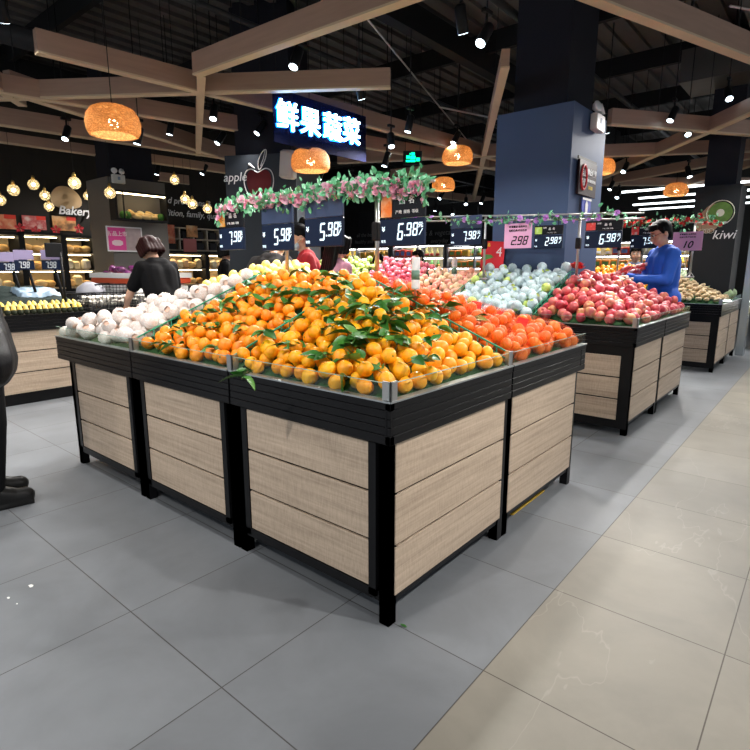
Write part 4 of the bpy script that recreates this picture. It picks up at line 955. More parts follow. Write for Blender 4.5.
def lamp(label, x, y, X_, D, tilt=0, s=1.0):
    p = atD(x, y, D); t = thing('rattan_pendant_lamp', label, 'pendant lamp', p, 0, 'woven rattan pendant lamps'); t.scale = (s, s, s)
    t.rotation_euler = (0, tilt, 0)
    MB().lathe(prof, 40, cap=False).build('lamp_shade', RATTAN, t); MB().ball((0, 0, -.02), .042, 14, 10).build('bulb', BULB, t)
    m = MB(); m.tube([(0, 0, .02), (0, 0, .115)], .018, 10); m.tube([(0, 0, .115), (0, 0, (4.425 - p.z) / s)], .004, 6); m.build('cord', CORD, t)
    l = bpy.data.lights.new('bulb_light', 'POINT'); l.energy = 5.5; l.color = (1, .82, .56); l.shadow_soft_size = .04; lo = link('bulb_light', l, t, (0, 0, -.075)); return t
lamp('large woven rattan pendant lamp, the nearest one, over the left aisle', 113, 121, 0, 4.55)
lamp('woven rattan pendant lamp below the glowing sign', 310.5, 160, 0, 6.0)
lamp('woven rattan pendant lamp beside the green exit sign', 457.5, 155, 0, 7.7)
lamp('small woven rattan pendant lamp low behind the garland end', 443.5, 184, 0, 10.2)
lamp('woven rattan pendant lamp above the man in blue', 676, 189.5, 0, 10.6)
lamp('woven rattan pendant lamp half hidden behind the slate blue column', 601, 166, 0, 8.6)

# ------------------------------------------------------------------ spotlights
sp0 = thing('track_spotlight', 'x', 'spotlight', (0, 0, 0)); m = MB()
m.lathe([(.040, -.12), (.042, -.115), (.042, .05), (.030, .065)], 16); o = m.build('housing', SPOTB, sp0)
MB().lathe([(.0001, -.118), (.034, -.118), (.036, -.122), (.0001, -.124)], 16).build('lens', LENS, sp0)
m = MB(); m.tube([(0, 0, .06), (0, .0, .12)], .012, 8); m.box(-.02, -.055, .12, .02, .055, .15, bev=.004); m.build('track_adapter', SPOTB, sp0)
m = MB(); m.tube([(0, 0, .15), (0, 0, 1.25)], .006, 6); m.build('drop_rod', SPOTB, sp0)
used = [0]
def spot(p, aim=None, lab='', power=None, cone=90, on=True):
    t = sp0 if not used[0] else dup(sp0, (0, 0, 0)); used[0] = 1; t.location = p; t['label'] = lab; t['group'] = 'black track spotlights'
    k = {c.name.split('.')[0]: c for c in t.children}; k['drop_rod'].scale = (1, 1, (4.425 - p[2] - .15) / 1.10); k['drop_rod'].location = (0, 0, .15 - .15 * (4.425 - p[2] - .15) / 1.10)
    if aim is not None:
        d = (Vector(aim) - Vector(p)).normalized(); q = (-d).to_track_quat('Z', 'Y'); k['housing'].rotation_mode = 'QUATERNION'; k['housing'].rotation_quaternion = q; k['lens'].rotation_mode = 'QUATERNION'; k['lens'].rotation_quaternion = q
    if power:
        l = bpy.data.lights.new('spot_light', 'SPOT'); l.energy = power; l.spot_size = R(cone); l.spot_blend = .5; l.shadow_soft_size = .045; l.color = (1, .965, .92)
        lo = link('spot_light', l, t); d = (Vector(aim) - Vector(p)).normalized(); lo.location = d * .13; lo.rotation_mode = 'QUATERNION'; lo.rotation_quaternion = (-d).to_track_quat('Z', 'Y')
    return t
where = ['over the ridge of the mandarin heap', 'nearest the viewer over the mandarins', 'over the front of the pear stand', 'added over the beige aisle to brighten the mandarin island', 'over the rear of the mandarin island', 'over the beige aisle',
         'over the right side of the red apples', 'between the mandarin island and the blue wrapped pears', 'over the peaches', 'over the potatoes', 'over the left produce counter', 'over the near end of the left counter', 'far along the beige aisle',
         'behind the slate blue column', 'over the aisle by the dark slate column', 'over the grey tiles at the front', 'added above the viewer to brighten the front of the mandarin island']
for k, (x, y, z, ax, ay, cn, pf) in enumerate(LIT): spot((x, y, z), (ax, ay, .9), 'black cylindrical ceiling spotlight ' + where[k], SPOT_POWER * pf, cn)
SPX = [(67, 131, 6.5, 'beside the large rattan lamp, to its left'), (139, 133, 6.0, 'lit blue, just right of the large rattan lamp'), (171, 125, 7, 'bright, between the large rattan lamp and the pale post'), (214, 110, 6, 'above the dark slate column, upper left'), (222, 136, 7, 'below the upper one over the dark slate column'),
       (262, 126, 6.6, 'left of the glowing sign'), (272, 133, 7, 'touching the left edge of the glowing sign'), (387, 157, 7, 'above the middle of the garland, blue lit'), (410, 121, 6.2, 'upper one right of the glowing sign'), (391, 138, 6.5, 'dark one left of the exit sign'),
       (457, 136, 7.6, 'directly above the middle rattan lamp'), (442, 194, 11, 'low one below the small rattan lamp'), (466, 200, 12, 'low far one left of the slate blue column'), (483, 198, 11.5, 'low far one touching the slate blue column'), (436, 206, 13, 'very far one over the back shelves'), (452, 210, 13.5, 'very far one next to the back shelves'),
       (674, 112, 6.5, 'bright one high over the man in blue'), (626, 166, 8.6, 'bright one beside the half hidden rattan lamp'), (687, 128, 7, 'dark one on the long beam'), (722, 154, 9, 'bright one high above the kiwi column'), (716, 166, 8.6, 'dark one above the kiwi column'), (688, 170, 8.6, 'dark one above the right rattan lamp'),
       (612, 184, 10.5, 'small one low by the warning sign'), (619, 193, 11, 'small dark one low by the warning sign'), (728, 92, 6.2, 'bright one at the upper right'), (205, 168, 9.5, 'small far one left of the dark slate column'), (158, 168, 9.8, 'small far one over the bread niche'), (56, 172, 9.5, 'far one over the bakery letters'),
       (322, 172, 9, 'just below the second rattan lamp'), (352, 178, 9.5, 'above the garland between the two poles')]
for k, (x, y, D, lb) in enumerate(SPX):
    p = atD(x, y, D); spot(p, (p.x + .35 * math.cos(k * 2.1), p.y - .45 + .3 * math.sin(k), p.z - 1), 'black cylindrical ceiling spotlight, ' + lb)
# two lighting tracks and ceiling bits seen between the beams
for a, b in (((-3.2, 3.0, 3.6), (-5.6, 9.5, 3.6)), ((-1.0, 6.0, 3.55), (1.0, 9.0, 3.55)), ((-4.4, 6.6, 3.45), (-3.4, 9.8, 3.45))):
    m = MB(); m.tube([a, b], .012, 4); o = m.build('trim_1', STEEL); o['kind'] = 'structure'
    for q in (.1, .9): p = Vector(a).lerp(Vector(b), q); MB().tube([p, (p.x, p.y, 4.425)], .004, 5).build('hanger_rod', BLACKM, o)
# white strip lights far off
FL = mat('lit white strip light', (1, 1, 1), .4, emit=(.9, .97, 1), es=3.2)
for k, (x, y, L_) in enumerate(((-3.9, 13.2, 2.4), (-3.9, 14.6, 2.6), (-4.4, 16, 3.0), (-4.6, 17.4, 3.2), (-9.6, 9.0, 1.6), (-8.4, 14.5, 2.0), (.0, 13.0, 1.5), (.2, 15, 1.5))):
    t = thing('strip_light', 'long white ceiling strip light, ' + ['nearest of the row behind the man in blue', 'second of the row behind the man in blue', 'third of the row behind the man in blue', 'furthest of the row behind the man in blue', 'over the bakery aisle', 'over the middle of the back shelves', 'beside the bright steel upright, near one', 'beside the bright steel upright, far one'][k], 'strip light', (x, y, 2.95), 0, 'white strip lights')
    MB().box(0, -.03, 0, L_, .03, .04, bev=.008).build('diffuser', FL, t); m = MB(); m.tube([(.2, 0, .04), (.2, 0, 1.42)], .004, 5); m.tube([(L_ - .2, 0, .04), (L_ - .2, 0, 1.42)], .004, 5); m.build('hanger_rod', BLACKM, t)
# globe pendants over the bakery
CG = mat('clear amber glass', (.95, .85, .6), .08, alpha=.28, emit=(1, .72, .35), es=.5)
BRASS = mat('brass cap', (.6, .4, .12), .35, .9)
WB = mat('warm lit filament bulb', (1, .9, .7), .3, emit=(1, .78, .45), es=14)
gp = None
GL = [(0, 200, 7.6), (13.5, 190, 7.2), (33.5, 184.5, 7.8), (45, 195.5, 8.4), (49, 206.5, 8.8), (74.5, 183, 6.8), (88, 196, 9.5), (110, 193, 7.4), (145, 194, 9.0), (158, 205, 8.7), (174.5, 180, 8.8), (185, 199, 9.0), (192.5, 204, 8.4), (207.5, 209, 9.2)]
GN = ['cut by the left edge of the picture', 'second from the left, left of the bread shaped board', 'third from the left, above the meat poster', 'upper one touching the bread shaped board', 'lower one at the foot of the bread shaped board', 'big one at the upper right of the bread shaped board', 'half behind the grey brown column', 'in front of the grey brown column',
      'above the bread niche', 'in front of the right end of the bread niche', 'highest one over the wall script', 'left one of the pair over the wall script', 'right one of the pair over the wall script', 'last one before the dark slate column']
for k, (x, y, D) in enumerate(GL):
    p = atD(x, y, D)
    if gp is None:
        gp = thing('globe_pendant', 'x', 'pendant lamp', p, 0, 'small glass globe pendants'); MB().ball((0, 0, 0), .075, 18, 12).build('glass_globe', CG, gp); MB().ball((0, 0, .0), .026, 10, 8).build('bulb', WB, gp)
        m = MB(); m.lathe([(.022, .068), (.022, .10), (.01, .125)], 12); m.build('brass_cap', BRASS, gp); MB().tube([(0, 0, .12), (0, 0, 1.12)], .0025, 5).build('cord', CORD, gp); g_ = gp
    else: g_ = dup(gp, p)
    g_['label'] = 'small glass globe pendant lamp, ' + GN[k]
    [c for c in g_.children if c.name.startswith('cord')][0].scale = (1, 1, 4.425 - p.z - .12); [c for c in g_.children if c.name.startswith('cord')][0].location = (0, 0, .12 - .12 * (4.305 - p.z))
# exit sign, emergency lights, camera dome
GREEN = mat('lit green exit panel', (.0, .4, .15), .4, emit=(.0, .85, .35), es=2.2)
p = atD(412.5, 158, 7.4); t = thing('exit_sign', 'green lit exit sign with running figure hanging above the garland', 'exit sign', p, R(38)); MB().box(-.13, -.015, -.09, .13, .015, .09, bev=.004).build('frame', SPOTB, t)
m = MB(); Q = lambda x0, z0, x1, z1: m.box(x0, -.0175, z0, x1, -.0155, z1); Q(-.015, .03, .03, .07); Q(-.03, -.02, .04, .025); Q(-.085, -.01, -.035, .03); Q(.05, -.045, .1, .0); Q(-.09, -.055, .04, -.028); Q(-.04, .04, -.02, .06); m.build('lit_figure', GREEN, t)
m = MB(); m.tube([(-.1, 0, .09), (-.1, 0, 4.425 - p.z)], .004, 5); m.tube([(.1, 0, .09), (.1, 0, 4.425 - p.z)], .004, 5); m.build('hanger_rod', BLACKM, t)
EWH = mat('off white plastic', (.6, .6, .58), .4, 0, .04)
def emergency(label, loc, rz, s=1.0):
    t = thing('emergency_light', label, 'emergency light', loc, rz, 'twin head emergency lights'); t.scale = (s, s, s); MB().box(-.15, -.09, -.11, .15, 0, .09, bev=.012).build('battery_box', EWH, t)
    m = MB(); m.box(-.03, -.093, -.03, .03, -.09, .04); m.build('label_panel', mat('blue grey label', (.2, .26, .36), .5), t)
    for sx in (-1, 1):
        m = MB(); M = Matrix.Translation((sx * .085, -.05, .165)) @ Matrix.Rotation(R(70), 4, 'X') @ Matrix.Rotation(sx * R(15), 4, 'Y'); m.lathe([(.02, -.05), (.055, -.02), (.07, .02), (.066, .03), (.0001, .02)], 18, M); m.tube([(sx * .085, -.05, .08), (sx * .085, -.04, .15)], .012, 8); h_ = m.build('lamp_head', WHITEP, t)
    return t
emergency('twin head emergency light high on the shaded side of the slate blue column', (-2.08, 5.95, 2.76), R(90), .8)
emergency('twin head emergency light on top of the grey brown column', (-8.29, 3.97, 2.60), R(90), .62)
# hanging warning sign on the slate blue column and the small blue pennant
t = thing('warning_sign', 'dark hanging sign with a red ring on the side of the slate blue column', 'sign', (-2.06, 5.56, 2.03), R(90)); MB().box(0, -.01, 0, .5, .01, .33, bev=.003).build('sign_panel', mat('dark maroon sign panel', (.025, .012, .014), .5), t)
m = MB(); ring = [(.12 + .075 * math.cos(a * PI / 12), -.014, .17 + .115 * math.sin(a * PI / 12)) for a in range(25)]; m.tube(ring, .013, 6); m.build('red_ring', mat('red sign paint', (.65, .02, .03), .5), t)
lettering('sign_text', '禁止', .075, INKW, t, (.12, -.012, .21), bold=.002); lettering('sign_text', '吸烟', .075, INKW, t, (.12, -.012, .12), bold=.002)
lettering('sign_text', '禁止吸烟', .065, INKW, t, (.35, -.012, .23), bold=.003); lettering('sign_text', 'NO SMOKING', .038, INKW, t, (.35, -.012, .15), bold=.0015); lettering('sign_text', '10-200', .045, mat('yellow sign ink', (.8, .6, .03), .5), t, (.33, -.012, .085), bold=.001)
MB().box(-.02, .0, .33, .5, .012, .36).build('bracket', BLACKM, t)
t = thing('pennant_sign', 'small blue and white shield shaped sign below the hanging warning sign', 'sign', (-2.06, 5.70, 1.84), R(90)); MB().poly([(0, .17), (.25, .17), (.25, .06), (.13, -.02), (0, .05)], .008, FRONT).build('shield', mat('royal blue sign paint', (.03, .05, .4), .4), t)
m = MB(); m.poly([(.09, .02), (.15, .02), (.16, .11), (.12, .15), (.08, .11)], .004, Matrix.Translation((0, -.009, 0)) @ FRONT); m.poly([(0, .15), (.25, .15), (.25, .17), (0, .17)], .004, Matrix.Translation((0, -.009, 0)) @ FRONT); m.build('white_mark', INKW, t)
# red poster and bag rolls
t = thing('poster', 'red promotional poster with yellow and white print left of the slate blue column', 'poster', (-3.0, 5.36, 1.22)); MB().box(0, -.004, 0, .27, .004, .38).build('board', mat('red poster', (.62, .015, .03), .5, 0, .08), t); t.rotation_euler = (0, R(4), 0)
lettering('poster_text', '新品', .04, mat('yellow poster ink', (.85, .6, .06), .5), t, (.06, -.006, .34), bold=.001); lettering('poster_text', '会员价', .05, MATS['yellow poster ink'], t, (.1, -.006, .1), bold=.001); lettering('poster_text', '4', .14, INKW, t, (.21, -.006, .27), bold=.0)
MB().poly([(0, .2), (.05, .24), (.12, .24), (.15, .215), (.08, .19), (.03, .17)], .003, Matrix.Translation((0, -.006, 0)) @ FRONT).build('leaf_picture', mat('green print', (.08, .28, .06), .5), t)
MB().tube([(.13, .01, -.1), (.13, .01, .02)], .006, 6).build('post', BLACKM, t)
def roll(label, p, r, h):
    t = thing('bag_roll', label, 'bag roll', p, 0, 'plastic bag rolls'); MB().lathe([(r, 0), (r * 1.02, .01), (r * 1.02, h - .01), (r, h), (r * .4, h), (r * .4, h - .005)], 16).build('roll', WHITEP, t); m = MB(); m.lathe([(r * 1.04, h * .3), (r * 1.04, h * .6)], 16); m.build('printed_label', mat('green grey label print', (.12, .22, .16), .5), t); MB().tube([(0, 0, -.12), (0, 0, h)], .006, 6).build('post', STEEL, t)
roll('white plastic bag roll standing on the ridge of the mandarin heap', (-1.70, 2.36, 1.20), .022, .165); p = onY(454, 281, 5.3); roll('white plastic bag roll standing behind the peaches', p, .03, .26)
# ------------------------------------------------------------------ left counter with mesh crates
XD = -5.93
CLAB = ['nearest the viewer', 'under the wrapped corn', 'behind the pinkish pears', 'under the white mushrooms', 'by the bending woman']
for k in range(5):
    y0 = -.55 + k * .98
    t = thing('display_stand', 'black counter with pale planks along the left aisle, part ' + CLAB[k], 'display stand', (XD, y0, 0), 0, 'left counter stands'); D = .97; W = 1.1
    fr = MB()
    for sx in (-W, -.045):
        for sy in (0, D - .045): fr.box(sx, sy, 0, sx + .045, sy + .045, .84)
    fr.box(-W, 0, .82, 0, D, .86); f, p = side_geo(D, 'flush'); M = MAT4(0, 0, R(90)); merge(fr, put(f, M)); fr.box(-.06, 0, .0, -.02, D, .1); fr.build('frame', BLACK, t)
    ap, lp, g = apron_geo(D, 0, 0); put(p, M).build('wood_panel', WOODY, t); put(ap, M).build('apron', BLACK, t); put(lp, M).build('metal_lip', BLACK, t)
def grid_face(mb, a, b, c, d, nu, nv, r):
    a, b, c, d = map(Vector, (a, b, c, d))
    for i in range(nu + 1): u = i / nu; mb.tube([a.lerp(b, u), d.lerp(c, u)], r, 4, False)
    for j in range(nv + 1): v = j / nv; mb.tube([a.lerp(d, v), b.lerp(c, v)], r, 4, False)
def crate(label, loc, w, d, h, rz=0, tilt=0):
    t = thing('mesh_crate', label, 'crate', loc, rz, 'black plastic mesh crates'); t.rotation_euler = (tilt, 0, rz)
    m = MB(); e = .02
    P = [(-w / 2, -d / 2), (w / 2, -d / 2), (w / 2, d / 2), (-w / 2, d / 2)]
    for i in range(4):
        (x0, y0), (x1, y1) = P[i], P[(i + 1) % 4]; n = max(4, int((w if i % 2 == 0 else d) / .035))
        grid_face(m, (x0, y0, .01), (x1, y1, .01), (x1 * 1.04, y1 * 1.04, h), (x0 * 1.04, y0 * 1.04, h), n, 4, .0028)
    m.build('mesh_sides', BLACKM, t); m = MB()
    for i in range(4):
        (x0, y0), (x1, y1) = P[i], P[(i + 1) % 4]; m.tube([(x0 * 1.04, y0 * 1.04, h), (x1 * 1.04, y1 * 1.04, h)], .008, 6)
    m.build('rim', BLACKM, t); MB().box(-w / 2, -d / 2, 0, w / 2, d / 2, .01).build('crate_bottom', BLACKM, t); return t
MUSH = ramp_mat('white mushroom', [(0, (.6, .55, .48)), (1, (.85, .82, .76))], 5, .7, rnd_w=.5)
mush = MB().lathe([(1e-5, -.7), (.35, -.68), (.32, -.1), (.5, -.12), (.95, -.05), (1, .15), (.8, .5), (.4, .72), (1e-5, .78)], 12).data('mushroom', MUSH)
for k, (x, y) in enumerate(((-6.22, 2.72), (-6.22, 3.28), (-6.22, 3.84))):
    lab = ['first black mesh crate of white mushrooms, nearest the corn', 'second black mesh crate of white mushrooms, beside the woman in black', 'third black mesh crate, half behind the woman in black'][k]
    crate(lab, (x, y, .862), .42, .52, .17)
    for q in heap(x - .2, y - .25, x + .2, y + .25, lambda a, b: .90, .034, 1.3, 50 + k): spawn(q, 'mushroom', [mush], 'white mushroom in the black mesh crates on the left counter', 'mushroom', 'mushrooms in the mesh crates', rg, None, near_up)
for k, (x, y, z, rz_) in enumerate(((-6.72, 2.45, .90, .1), (-6.75, 3.1, .99, -.15))):
    crate(['empty black mesh crate standing in the middle of the counter', 'black mesh crate standing on edge behind the mushrooms, before the white bin'][k], (x, y, z - .03), .40, .55, .16, rz_, R(0))
CORNM = ramp_mat('yellow corn kernels', [(0, (.7, .42, .05)), (.5, (.85, .62, .12)), (1, (.9, .75, .35))], 60, .5, rnd_w=.2)
HUSK = mat('black net sleeve', (.03, .035, .02), .7, 0, .4, 20)
corn0 = None; k = 0
for row in range(2):
    for j in range(20):
        y = 1.32 + j * .056; x = -6.03 - row * .09
        if corn0 is None:
            corn0 = thing('corn_cob', 'wrapped yellow corn cob standing in the row along the front of the left counter', 'corn', (x, y, .88), 0, 'corn cobs on the left counter')
            MB().lathe([(.012, 0), (.026, .02), (.028, .08), (.022, .14), (.006, .175)], 12).build('cob', CORNM, corn0); m = MB()
            for q in range(3): m.lathe([(.016, -.005), (.031, .03), (.033, .07), (.031, .075)], 10, Matrix.Rotation(q, 4, 'Z'))
            m.build('husk', HUSK, corn0); o = corn0
        else: o = dup(corn0, (x, y, .88))
        o.rotation_euler = (rg.uniform(-.1, .1), R(-20 - 8 * row) , rg.uniform(-.3, .3)); o.location.z = .862 + row * .03; o.scale = (.85, .85, .62)
NETT = mat('dark green net cloth', (.02, .03, .028), .8, 0, .4, 30, bump=.8); FILM = mat('pale blue plastic film', (.26, .36, .46), .3, 0, .2, 8, bump=.8)
def drape(name, label, cat, x0, y0, x1, y1, zf, m, seed=0, n=26):
    mb = MB(); vs = []; fs = []
    for i in range(n + 1):
        for j in range(n + 1):
            x = x0 + (x1 - x0) * i / n; y = y0 + (y1 - y0) * j / n; e = min(i, j, n - i, n - j) / n; vs.append((x, y, zf(x, y) + .03 * noise.noise(Vector((x * 14, y * 14, seed))) - (.05 if e == 0 else 0)))
    for i in range(n):
        for j in range(n): a = i * (n + 1) + j; fs.append((a, a + n + 1, a + n + 2, a + 1))
    mb.add(vs, fs, True); o = mb.build(name, m); tag(o, label, cat); return o
drape('net_cloth', 'dark net cloth covering produce on the left counter behind the corn', 'cloth', -7.0, 1.0, -6.2, 2.42, lambda x, y: .98 + .16 * (-6.2 - x), NETT, 1)
drape('plastic_film', 'crumpled pale blue plastic film lying on the dark net cloth', 'plastic film', -6.70, 1.95, -6.38, 2.34, lambda x, y: 1.03 + .16 * (-6.2 - x), FILM, 5)
drape('net_cloth', 'patterned dark cloth over produce at the near end of the left counter', 'cloth', -7.0, -.4, -6.0, .98, lambda x, y: .95 + .14 * (-6.0 - x), NETT, 3)
# poles with tilted price boards on the counter
LAV = mat('lavender paper label', (.30, .25, .42), .6); 
def label_post(lab, px, py0, x, n, zt):
    p = onX(px, py0, x); t = thing('label_post', lab, 'price post', (x, p.y, .87), 0, 'label posts on the left counter'); zt = zt - .97
    m = MB(); m.tube([(0, 0, 0), (-.02, -.10, zt)], .014, 8); m.build('pole', BLACKM, t)
    for j in range(n):
        y0 = -.2; q = MB(); q.box(.015, y0, zt - .205, .025, y0 + .18, zt - .11, bev=.002); q.build('lcd_panel', NAVY, t)
        q = MB(); q.box(.015, y0, zt - .105, .022, y0 + .18, zt - .01, bev=.002); q.build('paper_label', LAV, t)
        q = MB(); seg_digits(q, '7.98', .065, .028, .008, 0, 0, 0); o = q.build('price_digits', mat('dim lcd digits', (.6, .65, .7), .5), t, (.027, y0 + .03, zt - .19)); o.rotation_euler = (0, 0, R(90))
    return t
label_post('tilted black pole with a lavender price label, right one over the left counter', 66, 300, -6.2, 1, 1.60); label_post('tilted black pole with a lavender price label, middle one over the left counter', 40, 300, -6.4, 1, 1.60)
label_post('tilted black pole with a lavender price label, left one over the left counter', 25, 300, -6.6, 1, 1.58)
q = MB(); q.box(0, 0, 0, .02, .16, .14, bev=.006); q.tube([(.01, .14, -.55), (.01, .14, .05)], .012, 6); o = q.build('scale_display', BLACKM, None, (-6.12, 2.13, 1.42)); tag(o, 'black square display on a thin pole above the net cloth', 'display')
# white bin with red rim and purple vegetables
t = thing('produce_bin', 'white produce bin with a red rim holding purple vegetables, beside the woman in black', 'bin', (-6.9, 3.55, .0)); m = MB()
m.box(-.55, -.42, 0, .55, .30, 1.12, bev=.03); m.build('bin_body', WHITEP, t); m = MB()
for a, b in (((-.58, -.45), (.58, -.38)), ((-.58, .26), (.58, .33)), ((-.58, -.38), (-.5, .26)), ((.5, -.38), (.58, .26))): m.box(a[0], a[1], 1.19, b[0], b[1], 1.25)
m.build('white_rim', WHITEP, t); m = MB(); m.box(-.57, -.44, 1.12, .57, .32, 1.19, bev=.01); m.build('red_band', mat('orange red band', (.6, .07, .02), .5), t)
EGG = mat('purple aubergine skin', (.09, .012, .07), .25, 0, .2, 5, rnd=.4)
eg = MB().lathe([(1e-5, -1.3), (.5, -1.15), (.8, -.5), (.7, .3), (.42, .95), (.2, 1.2), (1e-5, 1.25)], 12).data('aubergine', EGG)
for k, q in enumerate(heap(-7.36, 3.2, -6.44, 3.78, lambda a, b: 1.19, .05, 1.0, 70)):
    spawn(q, 'aubergine', [eg], 'purple aubergine in the white bin with the red rim', 'vegetable', 'purple vegetables in the white bin', rg, None, lambda r_: Euler((PI / 2 + r_.gauss(0, .2), 0, r_.uniform(0, 6))))
mb = MB(); n = 14; vs = []; fs = []
mb.ball((0, 0, 0), .38, 20, 12, (1, .8, .7)); me_ = mb.data('plastic_bag', mat('translucent white plastic bag', (.5, .5, .56), .3, 0, .2, 6, bump=.8, alpha=.55))
for v in me_.vertices: v.co = v.co * (1 + .16 * noise.noise(v.co * 5))
o = link('plastic_bag', me_, None, (-6.7, 2.78, 1.02)); o.scale = (.42, .5, .5); tag(o, 'big crumpled translucent plastic bag beside the white bin', 'bag')

# ------------------------------------------------------------------ bakery at the left back
def W3(o, kind='structure'): o['kind'] = kind; return o
XW = -10.5
struct('wall_1', MB().box(XW - .1, -4, 0, XW, 9.5, 4.4), mat('warm black bakery wall', (.026, .023, .02), .7, 0, .1, 2))
BOARDW = mat('bread shaped plywood', (.50, .34, .18), .6, 0, .1, 8)
P_ = lambda px, py, X=XW + .05: onX(px, py, X)
c = P_(66, 199); pts = [(P_(x, y).y - c.y, P_(x, y).z - c.z) for x, y in ((51, 203), (50, 196), (53, 190), (58, 186), (65, 186), (72, 189), (78, 194), (82, 201), (81, 207), (74, 209), (66, 208.5), (58, 207.5))]
t = thing('bread_shaped_board', 'pale plywood board cut like a loaf with white lettering on the bakery wall', 'sign', c, R(90)); MB().poly(smoothpts(pts, 1), .03, Matrix.Translation((0, .02, 0)) @ FRONT).build('board', BOARDW, t)
lettering('board_lettering', 'Bakery', .2, INKW, t, (.12, -.022, -.20), shear=.25, bold=.004)
wt = thing('wall_script', 'two lines of white script lettering on the black wall right of the grey brown column', 'lettering', P_(184, 206), R(90)); lettering('script_line', 'of good provisions &', .17, INKW, wt, (-.1, -.02, .08), shear=.25, bold=.002); lettering('script_line', 'tradition, family, quality', .17, INKW, wt, (.15, -.02, -.16), shear=.25, bold=.002)
PICM = [ramp_mat('bakery picture warm', [(0, (.75, .62, .5)), (.4, (.8, .3, .15)), (.7, (.65, .12, .06)), (1, (.85, .6, .35))], 6, .5, rnd_w=.15), ramp_mat('bakery picture meat', [(0, (.8, .68, .62)), (.5, (.55, .08, .08)), (1, (.8, .45, .4))], 7, .5, rnd_w=.15), ramp_mat('bakery picture bread', [(0, (.12, .06, .03)), (.4, (.75, .35, .12)), (1, (.9, .7, .4))], 6, .5, rnd_w=.15)]
REDP = mat('red print', (.75, .04, .02), .5)
for k, (x0, x1, y0, y1) in enumerate(((-12, 16, 215, 228), (24, 46, 216.5, 229), (54, 76, 217, 230))):
    a, b = P_(x0, y1), P_(x1, y0); t = thing('bakery_poster', ['food poster at the left edge of the picture above the glowing shelves', 'poster of sliced meat above the glowing shelves', 'poster of bread below the loaf shaped board'][k], 'poster', (XW + .021, a.y, a.z), R(90)); w_ = b.y - a.y; h_ = b.z - a.z
    MB().box(0, 0, 0, w_, .02, h_).build('picture', PICM[(0, 1, 2)[k]], t); MB().box(w_ * .6, -.004, h_ * .72, w_, -.001, h_).build('red_corner', REDP, t)
# glowing bread shelves
WARM = mat('warm lit shelf strip', (1, .8, .5), .5, emit=(1, .78, .45), es=11)
CREAM = mat('cream shelf back', (.62, .5, .3), .6, 0, .1, 4)
LOAF = ramp_mat('baked bread crust', [(0, (.55, .28, .08)), (.5, (.78, .52, .2)), (1, (.88, .75, .45))], 3, .6, rnd_w=.7)
PKG = ramp_mat('wrapped bakery pack', [(0, (.75, .3, .2)), (.3, (.85, .72, .4)), (.7, (.88, .84, .7)), (1, (.75, .55, .2))], 2, .35, rnd_w=.95)
loaf = MB(); loaf.ball((0, 0, .05), .055, 12, 8, (1, 1.7, .85)); loaf_me = loaf.data('bread_loaf', LOAF)
pk = MB(); pk.box(-.05, -.06, 0, .05, .06, .13, bev=.025); pk_me = pk.data('wrapped_bread', PKG)
def shelf_run(label, x, y0, y1, zs, top, depth=.5, back=CREAM, front=1, lit=WARM, items=(loaf_me, pk_me), pitch=.13, names=('bread_loaf', 'wrapped_bread'), ilab='loaf or wrapped bread on the glowing bakery shelves', icat='bread', igroup='bread on the bakery shelves', power=10, seed=0):
    """shelves facing +X, back at x-depth"""
    t = thing('bakery_shelf', label, 'shelf unit', (x, y0, 0), 0, 'bakery shelf units'); W = y1 - y0; m = MB()
    for yy in (0, W): m.box(-depth, yy - .02, 0, 0, yy + .02, top)
    m.box(-depth, 0, top - .04, 0, W, top); m.box(-depth, 0, 0, 0, W, zs[0] - .03); m.build('frame', BLACKM, t); MB().box(-depth, .02, zs[0], -depth + .02, W - .02, top - .04).build('back_panel', back, t)
    rg_ = random.Random(seed)
    for i, z in enumerate(zs):
        MB().box(-depth + .02, .02, z - .02, -.01, W - .02, z).build('shelf_board', WOODPALE, t)
        nx = (zs + [top - .04])[i + 1]; MB().box(-depth * .3, .04, nx - .035, -depth * .3 + .03, W - .04, nx - .022).build('light_strip', lit, t)
        yy = pitch * .6
        while yy < W - pitch * .5:
            j = rg_.randrange(len(items)) if rg_.random() < .35 else i % len(items)
            o = bpy.data.objects.new(names[j], items[j]); C.objects.link(o); o.location = (x - depth * .35 + rg_.uniform(-.03, .03), y0 + yy, z); o.rotation_euler = (0, 0, rg_.uniform(-.3, .3)); s = rg_.uniform(.9, 1.2); o.scale = (s * 1.2, s, s * 1.25); tag(o, ilab, icat, igroup); yy += pitch * rg_.uniform(.9, 1.2)
    return t
shelf_run('glowing bakery shelf unit at the left edge of the picture', -9.6, 1.95, 3.02, [1.0, 1.28, 1.55], 1.84, seed=1); shelf_run('glowing bakery shelf unit in the middle behind the label posts', -9.6, 3.06, 3.62, [1.0, 1.28, 1.55], 1.86, seed=2)
shelf_run('glowing bakery shelf unit next to the grey brown column', -9.6, 3.66, 4.12, [1.0, 1.28, 1.55], 1.84, seed=3)
for k, (x, y) in enumerate(((20, 228), (36, 231), (56, 230), (79, 229))):
    p = onX(x, y, -9.75); m = MB()
    for q in range(5): a = q * 2 * PI / 5; M = Matrix.Rotation(a, 4, 'X'); m.add([M @ Vector(v) for v in ((0, 0, 0), (.01, -.028, .05), (0, 0, .085), (.01, .028, .05))], [(0, 1, 2, 3)])
    o = m.build('red_ribbon_flower', mat('red ribbon', (.75, .04, .05), .5), None, p); tag(o, 'red ribbon decoration standing on the glowing bakery shelves, ' + ['leftmost', 'second from the left', 'third from the left', 'rightmost, next to the column'][k], 'decoration')
    MB().tube([(0, 0, 0), (0, 0, -.14)], .008, 5).build('stem', TWIG, o)
